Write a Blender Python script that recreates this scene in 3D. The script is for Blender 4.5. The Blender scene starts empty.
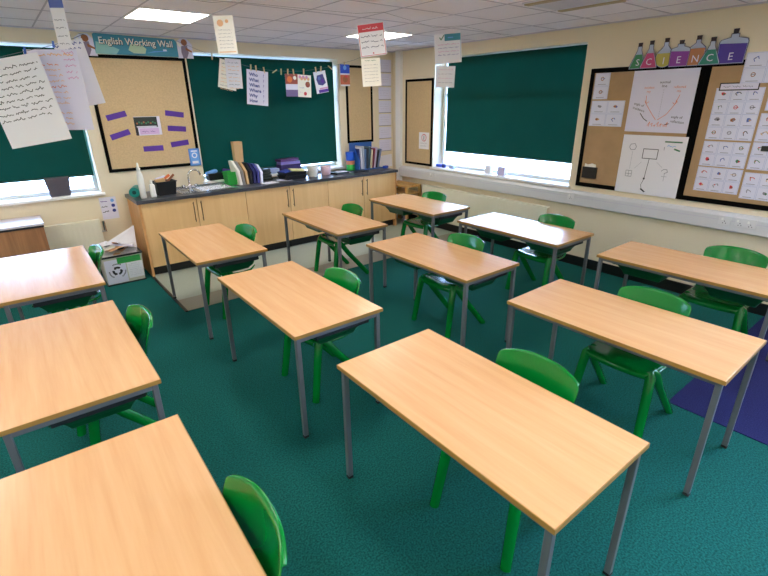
import bpy, math, random
from mathutils import Vector, Matrix, Euler
random.seed(7)
SC = bpy.context.scene
COL = SC.collection
PI = math.pi
R = math.radians

# ------------------------------------------------------------------ materials
def lin(h):
    h = h.lstrip('#')
    out = []
    for i in (0, 2, 4):
        c = int(h[i:i+2], 16) / 255
        out.append(c / 12.92 if c <= .04045 else ((c + .055) / 1.055) ** 2.4)
    return (out[0], out[1], out[2], 1)

MATS = {}
def mat(name, col, rough=.5, metal=0, spec=.5, noise=0, nscale=20, bump=0, bscale=200, coat=0, stretch=None, emit=0, col2=None, trans=0):
    if name in MATS: return MATS[name]
    m = bpy.data.materials.new(name); m.use_nodes = True
    nt = m.node_tree; N = nt.nodes; L = nt.links
    b = N['Principled BSDF']
    c = lin(col) if isinstance(col, str) else col
    b.inputs['Base Color'].default_value = c
    b.inputs['Roughness'].default_value = rough
    b.inputs['Metallic'].default_value = metal
    b.inputs['Specular IOR Level'].default_value = spec
    b.inputs['Coat Weight'].default_value = coat
    b.inputs['Coat Roughness'].default_value = .08
    tc = N.new('ShaderNodeTexCoord'); mp = N.new('ShaderNodeMapping')
    L.new(tc.outputs['Object'], mp.inputs['Vector'])
    if stretch: mp.inputs['Scale'].default_value = stretch
    if noise or col2:
        nz = N.new('ShaderNodeTexNoise'); nz.inputs['Scale'].default_value = nscale; nz.inputs['Detail'].default_value = 5
        L.new(mp.outputs['Vector'], nz.inputs['Vector'])
        mx = N.new('ShaderNodeMix'); mx.data_type = 'RGBA'
        d = lin(col2) if col2 else tuple(max(0, v * (1 - noise)) for v in c[:3]) + (1,)
        mx.inputs['A'].default_value = d; mx.inputs['B'].default_value = c
        rp = N.new('ShaderNodeMapRange'); rp.inputs['From Min'].default_value = .35; rp.inputs['From Max'].default_value = .65
        L.new(nz.outputs['Fac'], rp.inputs['Value']); L.new(rp.outputs['Result'], mx.inputs['Factor'])
        L.new(mx.outputs['Result'], b.inputs['Base Color'])
    if bump:
        n2 = N.new('ShaderNodeTexNoise'); n2.inputs['Scale'].default_value = bscale; n2.inputs['Detail'].default_value = 3
        L.new(mp.outputs['Vector'], n2.inputs['Vector'])
        bp = N.new('ShaderNodeBump'); bp.inputs['Strength'].default_value = bump; bp.inputs['Distance'].default_value = .004
        L.new(n2.outputs['Fac'], bp.inputs['Height']); L.new(bp.outputs['Normal'], b.inputs['Normal'])
    if emit:
        b.inputs['Emission Color'].default_value = c; b.inputs['Emission Strength'].default_value = emit
    if trans:
        tr = N.new('ShaderNodeBsdfTranslucent'); tr.inputs['Color'].default_value = c
        ms = N.new('ShaderNodeMixShader'); ms.inputs['Fac'].default_value = trans
        L.new(b.outputs[0], ms.inputs[1]); L.new(tr.outputs[0], ms.inputs[2]); L.new(ms.outputs[0], N['Material Output'].inputs['Surface'])
    MATS[name] = m
    return m

def wood(name, a, b_, rough, axis='y', coat=0, sc=1.0, con=.5):
    """long-grained timber or laminate; the grain runs along AXIS of the object"""
    m = mat(name, a, rough, coat=coat)
    nt = m.node_tree; N = nt.nodes; L = nt.links
    mp = [n for n in N if n.type == 'MAPPING'][0]
    s = {'x': (1.2, 22, 22), 'y': (22, 1.2, 22), 'z': (22, 22, 1.2)}[axis]
    mp.inputs['Scale'].default_value = tuple(v * sc for v in s)
    nz = N.new('ShaderNodeTexNoise'); nz.inputs['Scale'].default_value = 1.0; nz.inputs['Detail'].default_value = 6; nz.inputs['Distortion'].default_value = .6
    L.new(mp.outputs['Vector'], nz.inputs['Vector'])
    n2 = N.new('ShaderNodeTexNoise'); n2.inputs['Scale'].default_value = 4.5; n2.inputs['Detail'].default_value = 3
    L.new(mp.outputs['Vector'], n2.inputs['Vector'])
    ad = N.new('ShaderNodeMath'); ad.operation = 'MULTIPLY_ADD'; ad.inputs[1].default_value = .35
    L.new(n2.outputs['Fac'], ad.inputs[0]); L.new(nz.outputs['Fac'], ad.inputs[2])
    rp = N.new('ShaderNodeMapRange'); rp.inputs['From Min'].default_value = .675 - .35 * con; rp.inputs['From Max'].default_value = .675 + .35 * con
    L.new(ad.outputs[0], rp.inputs['Value'])
    mx = N.new('ShaderNodeMix'); mx.data_type = 'RGBA'
    mx.inputs['A'].default_value = lin(b_); mx.inputs['B'].default_value = lin(a)
    L.new(rp.outputs['Result'], mx.inputs['Factor']); L.new(mx.outputs['Result'], N['Principled BSDF'].inputs['Base Color'])
    return m

M_wall = mat('wall_paint', '#e6d9be', .7, bump=.05, bscale=120)
M_ceil = mat('ceiling_tile', '#f8f4fe', .85, noise=.02, nscale=60, bump=.1, bscale=300)
M_grid = mat('ceiling_grid', '#c9c4d4', .6)
M_carpet = mat('carpet_teal', '#1b6e69', .95, spec=.15, col2='#0f4a45', nscale=110, bump=.9, bscale=420)
M_purple = mat('carpet_purple', '#30356a', .95, spec=.15, col2='#1d1e54', nscale=160, bump=.9, bscale=420)
M_vinyl = mat('vinyl', '#a3ad9f', .45, noise=.08, nscale=90)
M_vinylshade = mat('vinyl_shade', '#8f8b7c', .55, noise=.08, nscale=90)  # darker vinyl tone, desk shade put into the colour
M_skirt = mat('black_skirting', '#0b0b0f', .45)
M_white = mat('white_paint', '#f1f1f0', .35)
M_pvc = mat('white_plastic_frame', '#eef2f6', .3)
M_trunk = mat('trunking_plastic', '#d5d6da', .35)
M_rad = mat('radiator_enamel', '#e9e4cf', .4)
M_blind = mat('blind_green', '#003d32', .8, spec=.2, trans=.05, noise=.12, nscale=2.5)
M_desk = wood('beech_laminate', '#e8ba88', '#dba470', .27, 'y', con=1.0)
M_deskedge = mat('desk_edge', '#a67c3e', .35)
M_metal = mat('grey_steel_paint', '#6f7178', .35, metal=.25)
M_foot = mat('black_rubber', '#141416', .7)
M_green = mat('green_plastic', '#007a2c', .2, spec=.35, coat=.25)
M_tray = mat('tray_green_plastic', '#04522c', .4)
M_runner = mat('runner_plastic', '#26262a', .5)
M_door = wood('cupboard_beech', '#ecc288', '#dfb077', .45, 'z', sc=.6, con=.9)
M_side = wood('cupboard_side', '#e2ab72', '#cf9659', .45, 'z', sc=.6)
M_worktop = mat('worktop_slate', '#42444c', .3, noise=.3, nscale=90)
M_steel = mat('stainless_steel', '#c3c6ca', .25, metal=1)
M_handle = mat('brown_bronze_handle', '#7c6349', .4, metal=.6)
M_chrome = mat('chrome', '#dadada', .12, metal=1)
M_hessian = mat('hessian_board', '#d3b78c', .85, noise=.12, nscale=60, bump=.1, bscale=400)
M_hessian2 = mat('kraft_paper_board', '#b5946c', .8, noise=.1, nscale=8)
M_bframe = mat('black_board_border', '#070606', .9, spec=.1)
M_paper = mat('white_paper', '#ebeaf0', .7)
M_paper2 = mat('cream_paper', '#f4f0e4', .7)
M_paper3 = mat('lilac_white_paper', '#e0def0', .7)
M_ink = mat('black_ink', '#26242e', .7)
M_grey = mat('grey_ink', '#8c8c9a', .7)
M_blueink = mat('blue_ink', '#2a3a8c', .7)
M_orange = mat('orange_ink', '#e2763f', .7)
M_palepeach = mat('peach_ink', '#eab98e', .7)
M_pink = mat('pink_ink', '#d79cc4', .7)
M_red = mat('red_print', '#cf4451', .6)
M_teal = mat('teal_print', '#3f8ea6', .6)
M_purp = mat('purple_card', '#58309a', .6)
M_blue = mat('blue_print', '#2b52c8', .6)
M_lblue = mat('light_blue_card', '#6ea6e6', .6)
M_bluestrip = mat('periwinkle_print', '#5a6fb8', .6)
M_greenink = mat('green_print', '#3f7a55', .6)
M_brown = mat('brown_print', '#a0623c', .6)
M_dark = mat('dark_print', '#2a3330', .6)
M_string = mat('string', '#6a6a72', .8)
M_peg = mat('wooden_peg', '#d9b98a', .6)
M_bluepeg = mat('blue_peg', '#2257b5', .5)
M_blackpl = mat('black_plastic', '#1b1c20', .4)
M_whitepl = mat('white_bottle_plastic', '#e9e9e4', .35)
M_tealpl = mat('teal_plastic', '#0e8f86', .35)
M_gbin = mat('bright_green_plastic', '#2fb34a', .4)
M_card = mat('brown_card', '#cda777', .8)
M_lamp = mat('light_diffuser', (1.0, .95, .88, 1), .5, emit=10)

def glass_mat():
    m = bpy.data.materials.new('window_glass'); m.use_nodes = True
    nt = m.node_tree; N = nt.nodes; L = nt.links; N.remove(N['Principled BSDF'])
    t = N.new('ShaderNodeBsdfTransparent'); t.inputs[0].default_value = (.95, .97, .98, 1)
    g = N.new('ShaderNodeBsdfGlossy'); g.inputs['Roughness'].default_value = .02
    f = N.new('ShaderNodeFresnel'); f.inputs[0].default_value = 1.4
    x = N.new('ShaderNodeMixShader'); L.new(f.outputs[0], x.inputs[0]); L.new(t.outputs[0], x.inputs[1]); L.new(g.outputs[0], x.inputs[2])
    L.new(x.outputs[0], N['Material Output'].inputs['Surface'])
    return m
M_glass = glass_mat()

# ------------------------------------------------------------------ mesh builder
class MB:
    def __init__(s): s.v = []; s.f = []; s.m = []; s.sm = []; s.mats = []
    def mi(s, m):
        if m not in s.mats: s.mats.append(m)
        return s.mats.index(m)
    def add(s, vs, fs, m, smooth=False, M=None):
        o = len(s.v)
        for p in vs:
            p = Vector(p); s.v.append(tuple(M @ p if M else p))
        k = s.mi(m)
        for f in fs: s.f.append([i + o for i in f]); s.m.append(k); s.sm.append(smooth)
        return s
    def box(s, x0, x1, y0, y1, z0, z1, m, M=None):
        v = [(x0,y0,z0),(x1,y0,z0),(x1,y1,z0),(x0,y1,z0),(x0,y0,z1),(x1,y0,z1),(x1,y1,z1),(x0,y1,z1)]
        return s.add(v, [(0,3,2,1),(4,5,6,7),(0,1,5,4),(1,2,6,5),(2,3,7,6),(3,0,4,7)], m, M=M)
    def frustum(s, b, t, z0, z1, m, M=None, cap=(1, 1)):
        """b, t = (x0,x1,y0,y1) bottom and top rectangles"""
        v = [(b[0],b[2],z0),(b[1],b[2],z0),(b[1],b[3],z0),(b[0],b[3],z0),(t[0],t[2],z1),(t[1],t[2],z1),(t[1],t[3],z1),(t[0],t[3],z1)]
        f = [(0,1,5,4),(1,2,6,5),(2,3,7,6),(3,0,4,7)]
        if cap[0]: f.append((0,3,2,1))
        if cap[1]: f.append((4,5,6,7))
        return s.add(v, f, m, M=M)
    def tube(s, pts, r, m, n=10, flat=1.0, cap=True, ref=Vector((0, 0, 1))):
        pts = [Vector(p) for p in pts]; rr = r if isinstance(r, (list, tuple)) else [r] * len(pts)
        vs = []; fs = []
        for i, p in enumerate(pts):
            d = (pts[min(i + 1, len(pts) - 1)] - pts[max(i - 1, 0)]).normalized()
            a = d.cross(ref)
            if a.length < 1e-3: a = d.cross(Vector((0, 1, 0)))
            a.normalize(); b = d.cross(a)
            for k in range(n):
                t = 2 * PI * k / n
                vs.append(p + (a * math.cos(t) + b * math.sin(t) * flat) * rr[i])
        for i in range(len(pts) - 1):
            for k in range(n):
                fs.append((i*n+k, i*n+(k+1) % n, (i+1)*n+(k+1) % n, (i+1)*n+k))
        s.add(vs, fs, m, True)
        if cap:
            s.add(vs[:n], [list(range(n))[::-1]], m); s.add(vs[-n:], [list(range(n))], m)
        return s
    def lathe(s, prof, c, m, n=20, cap=True):
        vs = []; fs = []
        for (r, z) in prof:
            for k in range(n):
                t = 2 * PI * k / n; vs.append((c[0] + r * math.cos(t), c[1] + r * math.sin(t), c[2] + z))
        for i in range(len(prof) - 1):
            for k in range(n): fs.append((i*n+k, i*n+(k+1) % n, (i+1)*n+(k+1) % n, (i+1)*n+k))
        s.add(vs, fs, m, True)
        if cap:
            s.add(vs[:n], [list(range(n))[::-1]], m); s.add(vs[-n:], [list(range(n))], m)
        return s
    # flat things in local XY, raised to height z (towards local +Z)
    def rect(s, x0, x1, y0, y1, z, m, rot=0):
        cx, cy = (x0+x1)/2, (y0+y1)/2; c, q = math.cos(rot), math.sin(rot)
        v = []
        for x, y in ((x0,y0),(x1,y0),(x1,y1),(x0,y1)):
            dx, dy = x-cx, y-cy; v.append((cx+dx*c-dy*q, cy+dx*q+dy*c, z))
        return s.add(v, [(0,1,2,3)], m)
    def poly(s, pts, z, m): return s.add([(x, y, z) for x, y in pts], [list(range(len(pts)))], m)
    def disc(s, cx, cy, r, z, m, n=14, ry=None):
        ry = ry or r
        return s.poly([(cx + r*math.cos(2*PI*k/n), cy + ry*math.sin(2*PI*k/n)) for k in range(n)], z, m)
    def prism(s, pts, z0, z1, m):
        n = len(pts); v = [(x,y,z0) for x,y in pts] + [(x,y,z1) for x,y in pts]
        return s.add(v, [list(range(n))[::-1], [n+i for i in range(n)]] + [(i,(i+1)%n,n+(i+1)%n,n+i) for i in range(n)], m)
    def line(s, pts, w, z, m):
        for a, b in zip(pts, pts[1:]):
            dx, dy = b[0]-a[0], b[1]-a[1]; L = math.hypot(dx, dy) or 1e-6
            nx, ny = -dy/L*w/2, dx/L*w/2; ex, ey = dx/L*w/4, dy/L*w/4
            s.poly([(a[0]-ex-nx,a[1]-ey-ny),(b[0]+ex-nx,b[1]+ey-ny),(b[0]+ex+nx,b[1]+ey+ny),(a[0]-ex+nx,a[1]-ey+ny)], z, m)
        return s
    def frame(s, x0, x1, y0, y1, w, z0, z1, m):
        s.box(x0, x1, y0, y0+w, z0, z1, m); s.box(x0, x1, y1-w, y1, z0, z1, m)
        s.box(x0, x0+w, y0+w, y1-w, z0, z1, m); s.box(x1-w, x1, y0+w, y1-w, z0, z1, m)
        return s
    def scrawl(s, x, y, length, h, m, z=.0006, w=None, slope=0, rnd=None):
        """a line of joined handwriting too small to read"""
        rnd = rnd or random; w = w or h*.16; px = x; end = x+length
        while px < end:
            word = rnd.uniform(2.2, 5.5)*h*.9
            pts = []; t = 0
            while t < word and px+t < end:
                pts.append((px+t, y+slope*(px+t-x)+rnd.uniform(-.05, .6)*h*(1 if rnd.random() > .2 else 1.6)))
                t += h*.34
            if len(pts) > 1: s.line(pts, w, z, m)
            px += word + h*.7
        return s
    def text(s, body, size, x, y, z, m, align='LEFT', bold=0, rot=0, sx=1):
        cu = bpy.data.curves.new('t', 'FONT'); cu.body = body; cu.size = size; cu.align_x = align; cu.offset = bold; cu.resolution_u = 2
        o = bpy.data.objects.new('t', cu); COL.objects.link(o)
        dg = bpy.context.evaluated_depsgraph_get(); dg.update()
        me = bpy.data.meshes.new_from_object(o.evaluated_get(dg))
        c, q = math.cos(rot), math.sin(rot)
        vs = [(x + (v.co.x*sx)*c - v.co.y*q, y + v.co.x*sx*q + v.co.y*c, z) for v in me.vertices]
        fs = [list(p.vertices) for p in me.polygons]
        bpy.data.objects.remove(o); bpy.data.curves.remove(cu); bpy.data.meshes.remove(me)
        return s.add(vs, fs, m)
    def build(s, name, parent=None, bevel=0, M=None, loc=None, seg=2):
        me = bpy.data.meshes.new(name); me.from_pydata(s.v, [], s.f)
        for m in s.mats: me.materials.append(m)
        me.polygons.foreach_set('material_index', s.m); me.polygons.foreach_set('use_smooth', s.sm); me.update()
        o = bpy.data.objects.new(name, me); COL.objects.link(o)
        if parent is not None: o.parent = parent
        if M is not None: o.matrix_local = M
        if loc is not None: o.location = loc
        if bevel:
            b = o.modifiers.new('bevel', 'BEVEL'); b.width = bevel; b.segments = seg; b.limit_method = 'ANGLE'; b.angle_limit = R(40)
        return o

def tag(o, label=None, cat=None, group=None, kind=None):
    if label: o['label'] = label
    if cat: o['category'] = cat
    if group: o['group'] = group
    if kind: o['kind'] = kind
    return o
def empty(name, loc=(0,0,0), rz=0, M=None):
    o = bpy.data.objects.new(name, None); COL.objects.link(o); o.empty_display_size = .1
    o.location = loc; o.rotation_euler = (0, 0, rz)
    if M is not None: o.matrix_world = M
    return o
def copy_tree(o, parent=None):
    c = o.copy(); COL.objects.link(c)
    if parent is not None: c.parent = parent
    for ch in [x for x in bpy.data.objects if x.parent == o]: copy_tree(ch, c)
    return c
def plane_M(origin, xdir, ydir):
    x = Vector(xdir).normalized(); z = x.cross(Vector(ydir)).normalized(); y = z.cross(x)
    return Matrix(((x[0],y[0],z[0],origin[0]),(x[1],y[1],z[1],origin[1]),(x[2],y[2],z[2],origin[2]),(0,0,0,1)))
def M_back(x, z, y=0.0):       # local X along +x, Y up, normal towards the room
    return plane_M((x, y, z), (1,0,0), (0,0,1))
def M_right(y, z, x=0.0):      # on the window wall at x = 0: local X towards -y
    return plane_M((x, y, z), (0,-1,0), (0,0,1))
def struct(o): o['kind'] = 'structure'; return o

# ------------------------------------------------------------------ room
CH = 2.64; XL = -9.2; YF = -9.4; WT = .32
struct(MB().box(XL, 0, YF, 0, -.12, 0, M_carpet).build('floor'))
struct(MB().box(-4.175, -.0, -1.83, 0, 0, .004, M_vinyl).build('floor_vinyl'))
struct(MB().box(-4.175, -.0, -1.86, -1.52, .004, .007, M_vinylshade).build('floor_shade_strip'))  # darker strip painting the desks' shade onto the vinyl
struct(MB().box(-2.12, 0, YF, -5.48, 0, .006, M_purple).build('floor_carpet'))
struct(MB().box(-4.2, -4.175, -1.86, -.6, 0, .009, M_blackpl).build('trim_1'))
struct(MB().box(XL, 0, YF, 0, CH, CH+.1, M_ceil).build('ceiling'))
g = MB()
k = -4.1
xs = [-4.1 + .6*i for i in range(-9, 8)]; ys = [-1.14 + .6*i for i in range(-14, 3)]
for x in xs:
    if XL < x < 0: g.box(x-.006, x+.006, YF, 0, CH-.003, CH+.001, M_grid)
for y in ys:
    if YF < y < 0: g.box(XL, 0, y-.006, y+.006, CH-.0035, CH+.001, M_grid)
g.box(XL, 0, -.02, 0, CH-.012, CH, M_grid); g.box(-.02, 0, YF, 0, CH-.012, CH, M_grid)
struct(g.build('trim_2'))

def wall_with_holes(name, axis, a0, a1, z0, z1, holes, m, base=0.0, thick=WT, sgn=1):
    """wall from a0 to a1 along AXIS; holes = [(b0,b1,zb,zt)]"""
    w = MB(); cuts = sorted(holes)
    def put(p0, p1, q0, q1):
        lo, hi = (base, base+thick*sgn) if sgn > 0 else (base+thick*sgn, base)
        if axis == 'x': w.box(p0, p1, lo, hi, q0, q1, m)
        else: w.box(lo, hi, p0, p1, q0, q1, m)
    p = a0
    for b0, b1, zb, zt in cuts:
        put(p, b0, z0, z1); put(b0, b1, z0, zb); put(b0, b1, zt, z1); p = b1
    put(p, a1, z0, z1)
    return struct(w.build(name))
W1 = (-6.9, -4.435, .955, 2.50); W2 = (-3.228, -1.055, .955, 2.492); W3 = (-3.315, -.972, .945, 2.482); W4 = (-9.1, -6.5, .945, 2.482)
wall_with_holes('wall_back', 'x', XL-.3, WT, -.12, CH+.1, [W1, W2], M_wall)
wall_with_holes('wall_right', 'y', YF-.3, 0, -.12, CH+.1, [W4, W3], M_wall)
struct(MB().box(XL-.3, XL, YF-.3, 0, -.12, CH+.1, M_wall).build('wall_left'))
struct(MB().box(XL, 0, YF-.3, YF, -.12, CH+.1, M_wall).build('wall_front'))
struct(MB().box(XL, -4.205, -.018, 0, 0, .12, M_skirt).build('baseboard_back'))
struct(MB().box(-.018, 0, YF, -.02, 0, .115, M_skirt).build('baseboard_right', bevel=.003))
struct(MB().box(-.055, 0, -.25, -.13, 0, CH-.004, M_white).build('trim_3', bevel=.004))
struct(MB().box(-60, 40, -60, 60, -.5, -.45, mat('outside_paving', '#e8e8e6', .9)).build('ground'))

def window(name, axis, w, n):
    b0, b1, zb, zt = w
    root = empty(name, ((b0+b1)/2, 0, zb) if axis == 'x' else (0, (b0+b1)/2, zb)); struct(root)
    L = (b1-b0)/2; H = zt-zb
    def bx(mb, p0, p1, d0, d1, z0, z1, m):
        if axis == 'x': mb.box(p0, p1, d0, d1, z0, z1, m)
        else: mb.box(d0, d1, p0, p1, z0, z1, m)
    f = MB(); d0, d1 = .20, .26; t = .04
    bx(f, -L, L, d0, d1, 0, t, M_pvc); bx(f, -L, L, d0, d1, H-t, H, M_pvc)
    bx(f, -L, -L+t, d0, d1, t, H-t, M_pvc); bx(f, L-t, L, d0, d1, t, H-t, M_pvc)
    for i in range(1, n):
        p = -L + 2*L*i/n; bx(f, p-.025, p+.025, d0, d1, t, H-t, M_pvc)
    bx(f, -L+t, L-t, d0, d1, H*.66, H*.66+.05, M_pvc)
    f.build('frame', root, bevel=.006)
    for i in range(n):
        p0 = -L+2*L*i/n; p1 = p0+2*L/n
        q = MB(); bx(q, p0+.03, p1-.03, .228, .232, .05, H-.05, M_glass); q.build('pane', root)
    s = MB(); bx(s, -L-.03, L+.03, -.035, 0, -.03, .0, M_white); bx(s, -L, L, -.0, .2, -.03, .003, M_white)
    s.build('sill', root, bevel=.004)
    return root
window('window_1', 'x', W1, 2); window('window_2', 'x', W2, 2); window('window_3', 'y', W3, 1); window('window_4_added', 'y', W4, 2)  # the last window is unseen, added to bring in daylight

def blind(axis, p0, p1, d, z0, z1, label):
    root = empty('roller_blind', ((p0+p1)/2, d, z1) if axis == 'x' else (d, (p0+p1)/2, z1))
    L = (p1-p0)/2; H = z1-z0
    def V3(p, q, z): return (p, q, z) if axis == 'x' else (q, p, z)
    f = MB(); n = 14; top = -.004
    vs = []; fs = []
    for i in range(n+1):
        z = top - (H-.02+top)*i/n
        for k in range(13):
            u = -1+2*k/12; off = .0025*math.sin(3*u+i*.5)
            vs.append(V3(u*L, off, z))
    for i in range(n):
        for k in range(12): fs.append((i*13+k, i*13+k+1, (i+1)*13+k+1, (i+1)*13+k))
    f.add(vs, fs, M_blind, True); f.build('fabric', root)
    t = MB(); t.tube([V3(-L-.005, .034, -.03), V3(L+.005, .034, -.03)], .024, M_pvc, 14); t.build('roller_tube', root)
    b = MB(); b.tube([V3(-L, 0, -H+.012), V3(L, 0, -H+.012)], .011, mat('blind_bar', '#0a3f38', .5), 8); b.build('bottom_bar', root)
    tag(root, label, 'blind'); return root
blind('x', -6.86, -4.462, .10, 1.14, 2.475, 'dark green roller blind behind the large hanging handwritten sheets')
blind('x', -3.205, -1.082, .10, 1.025, 2.465, 'dark green roller blind above the sink and cupboards')
blind('y', -3.27, -1.125, .12, 1.183, 2.475, 'dark green roller blind on the wall with trunking, beside the science bottles')

# skirting covered; ceiling lights
def ceiling_light(x, y, label):
    r = empty('ceiling_light', (x, y, CH)); tag(r, label, 'ceiling light', 'square ceiling light panels')
    MB().frame(-.3, .3, -.3, .3, .018, -.008, .0, M_pvc).build('frame', r, bevel=.002)
    MB().box(-.282, .282, -.282, .282, -.006, -.001, M_lamp).build('diffuser', r)
ceiling_light(-3.8, -1.44, 'lit square ceiling panel above the working wall board')
ceiling_light(-1.4, -1.44, 'lit square ceiling panel behind the red-headed hanging sheet')
for x in (-6.2, -8.6):
    ceiling_light(x, -1.44, 'lit square ceiling panel outside the view')
for y in (-3.84, -6.24, -8.64):
    for x in (-3.8, -6.2, -8.6) + ((-1.4,) if y < -4 else ()):
        ceiling_light(x, y, 'lit square ceiling panel outside the view')
# unlit ceiling fitting
r = empty('ceiling_vent', (-1.36, -3.94, CH)); tag(r, 'unlit square ceiling fitting with two beige bars', 'ceiling fitting')
M_beige = mat('beige_metal', '#b3a589', .5)
MB().box(-.29, .29, -.29, .29, -.012, 0, mat('fitting_face', '#d6d6e4', .5)).build('face_plate', r)
for s in (-1, 1): MB().frustum((-.03, .03, -.285, .285), (-.035, .035, -.29, .29), -.022, -.0, M_beige).build('bar', r, bevel=.006).location = (s*.24, 0, 0)

# trunking on the window wall
t = empty('cable_trunking', (-.003, -4.6, .82)); tag(t, 'long pale grey cable trunking running along the window wall', 'trunking')
def trunk_prof():
    pr = [(0,-.085),(-.045,-.085),(-.055,-.075),(-.055,.05),(-.035,.08),(0,.085)]
    v = [(x, -4.7, z) for x, z in pr] + [(x, 4.38, z) for x, z in pr]; n = len(pr)
    return v, [list(range(n)), [n+i for i in range(n)][::-1]] + [(i, n+i, n+(i+1)%n, (i+1)%n) for i in range(n)]
v, f = trunk_prof(); MB().add(v, f, M_trunk).build('body', t)
MB().box(-.0575, -.0535, -4.7, 4.38, .014, .018, M_grid).build('lid_seam', t)
MB().box(-.058, -.05, .38, .383, -.08, .055, M_grid).build('joint', t)
def socket(y, w, gang):
    s = empty('wall_socket', (-.055, y, .835))
    MB().box(-.010, 0, -w/2, w/2, -.043, .043, mat('socket_plastic', '#dcdce0', .35)).build('faceplate', s, bevel=.003)
    for g_ in range(gang):
        c = (g_-(gang-1)/2)*w/gang
        MB().box(-.0135, -.009, c-.008+.02, c+.008+.02, .0, .022, M_white).build('switch', s, bevel=.001)
        h = MB()
        for dy, dz in ((0, -.008), (-.011, -.026), (.011, -.026)): h.box(-.0108, -.0098, c+dy-.003, c+dy+.003, dz-.004, dz+.004, M_ink)
        h.build('pin_holes', s)
    return s
tag(socket(-4.985, .10, 1), 'white square wall socket on the trunking below the picture cards', 'socket')
tag(socket(-5.15, .165, 2), 'white double wall socket on the trunking, nearest the viewer', 'socket')
tag(socket(-3.40, .09, 1), 'white single outlet on the trunking at the corner of the brown board', 'socket')
tag(socket(-1.02, .09, 1), 'white outlet on the trunking below the narrow board', 'socket')

# radiators
def radiator(name, axis, p0, p1, z0, z1, label):
    r = empty(name, ((p0+p1)/2, -.06, z0) if axis == 'x' else (-.06, (p0+p1)/2, z0)); tag(r, label, 'radiator')
    L = (p1-p0)/2; H = z1-z0
    def bx(mb, a, b, c, d, e, f_, m):
        (mb.box(a, b, c, d, e, f_, m) if axis == 'x' else mb.box(c, d, a, b, e, f_, m))
    m = MB(); bx(m, -L, L, -.035, -.015, 0, H-.01, M_rad); m.build('panel', r, bevel=.008)
    fn = MB(); n = int(2*L/.05)
    for i in range(n):
        c = -L+.03+i*(2*L-.06)/max(1, n-1); bx(fn, c-.012, c+.012, -.0362, -.034, .05, H-.06, M_rad)
    fn.build('ribs', r, bevel=.004)
    tp = MB(); bx(tp, -L, L, -.036, .03, H-.012, H, M_rad); tp.build('top_grille', r, bevel=.004)
    for s in (-1, 1):
        b = MB(); bx(b, s*(L-.1)-.02, s*(L-.1)+.02, -.015, .05, H*.3, H*.8, M_rad); b.build('bracket', r)
    return r
ra = radiator('radiator', 'x', -5.75, -4.535, .12, .665, 'pale cream radiator under the window next to the recycling box')
v_ = MB(); v_.tube([(.64, -.02, .40), (.64, -.02, .52)], .017, M_chrome, 12); v_.tube([(.60, -.02, .40), (.66, -.02, .40)], .01, M_chrome, 8); v_.build('valve', ra)
rb = radiator('radiator', 'y', -3.12, -.84, .14, .665, 'long pale cream radiator under the window with the trunking')
v_ = MB(); v_.tube([(0, -1.2, .05), (0, -1.2, .16)], .017, M_chrome, 12); v_.tube([(0, -1.2, .05), (0, -1.13, .05)], .01, M_chrome, 8); v_.build('valve', rb)

# small wooden frame standing in the corner
r = empty('wooden_rack', (-.20, -.50, 0)); tag(r, 'low open wooden rack in the corner beside the cupboards', 'rack')
M_pine = wood('pine', '#d9ae6c', '#b98a48', .5, 'y')
MB().box(-.17, .15, -.28, .28, .63, .66, M_pine).build('top_board', r, bevel=.003)
for sx in (-1, 1):
    for sy in (-1, 1): MB().box(sx*.14-.02, sx*.14+.02, sy*.25-.025, sy*.25+.025, 0, .63, M_pine).build('post', r, bevel=.003)
for z in (.52, .2): MB().box(-.15, .15, -.26, .26, z, z+.018, M_pine).build('shelf', r, bevel=.002)

# ------------------------------------------------------------------ desks, trays and chairs
DW, DD, DH = 1.216, .616, .71
def make_desk():
    r = empty('school_desk')
    MB().box(-DD/2+.003, DD/2-.003, -DW/2+.003, DW/2-.003, DH-.021, DH, M_desk).build('tabletop', r, bevel=.0025)
    e = MB(); a, b = DD/2, DW/2
    e.box(-a, -a+.003, -b, b, DH-.0225, DH-.0015, M_deskedge); e.box(a-.003, a, -b, b, DH-.0225, DH-.0015, M_deskedge)
    e.box(-a+.003, a-.003, -b, -b+.003, DH-.0225, DH-.0015, M_deskedge); e.box(-a+.003, a-.003, b-.003, b, DH-.0225, DH-.0015, M_deskedge)
    e.build('edge_band', r)
    i = .028; t = .014
    rl = MB()
    for s in (-1, 1):
        rl.box(-a+i, a-i, s*(b-i)-.012, s*(b-i)+.012, DH-.055, DH-.022, M_metal)
        rl.box(s*(a-i)-.012, s*(a-i)+.012, -b+i, b-i, DH-.047, DH-.022, M_metal)
    rl.build('frame_rail', r, bevel=.003)
    for sx in (-1, 1):
        for sy in (-1, 1):
            x, y = sx*(a-i), sy*(b-i)
            lg = MB().box(-t, t, -t, t, .015, DH-.022, M_metal).build('leg', r, bevel=.004, loc=(x, y, 0))
            MB().box(-t-.001, t+.001, -t-.001, t+.001, 0, .012, M_foot).build('foot_cap', lg, bevel=.003)
    for sy in (-1, 1):
        for q in (.100, .542): MB().box(-.14, .24, sy*q-.005, sy*q+.005, DH-.10, DH-.022, M_runner).build('tray_runner', r)
    return r
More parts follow.
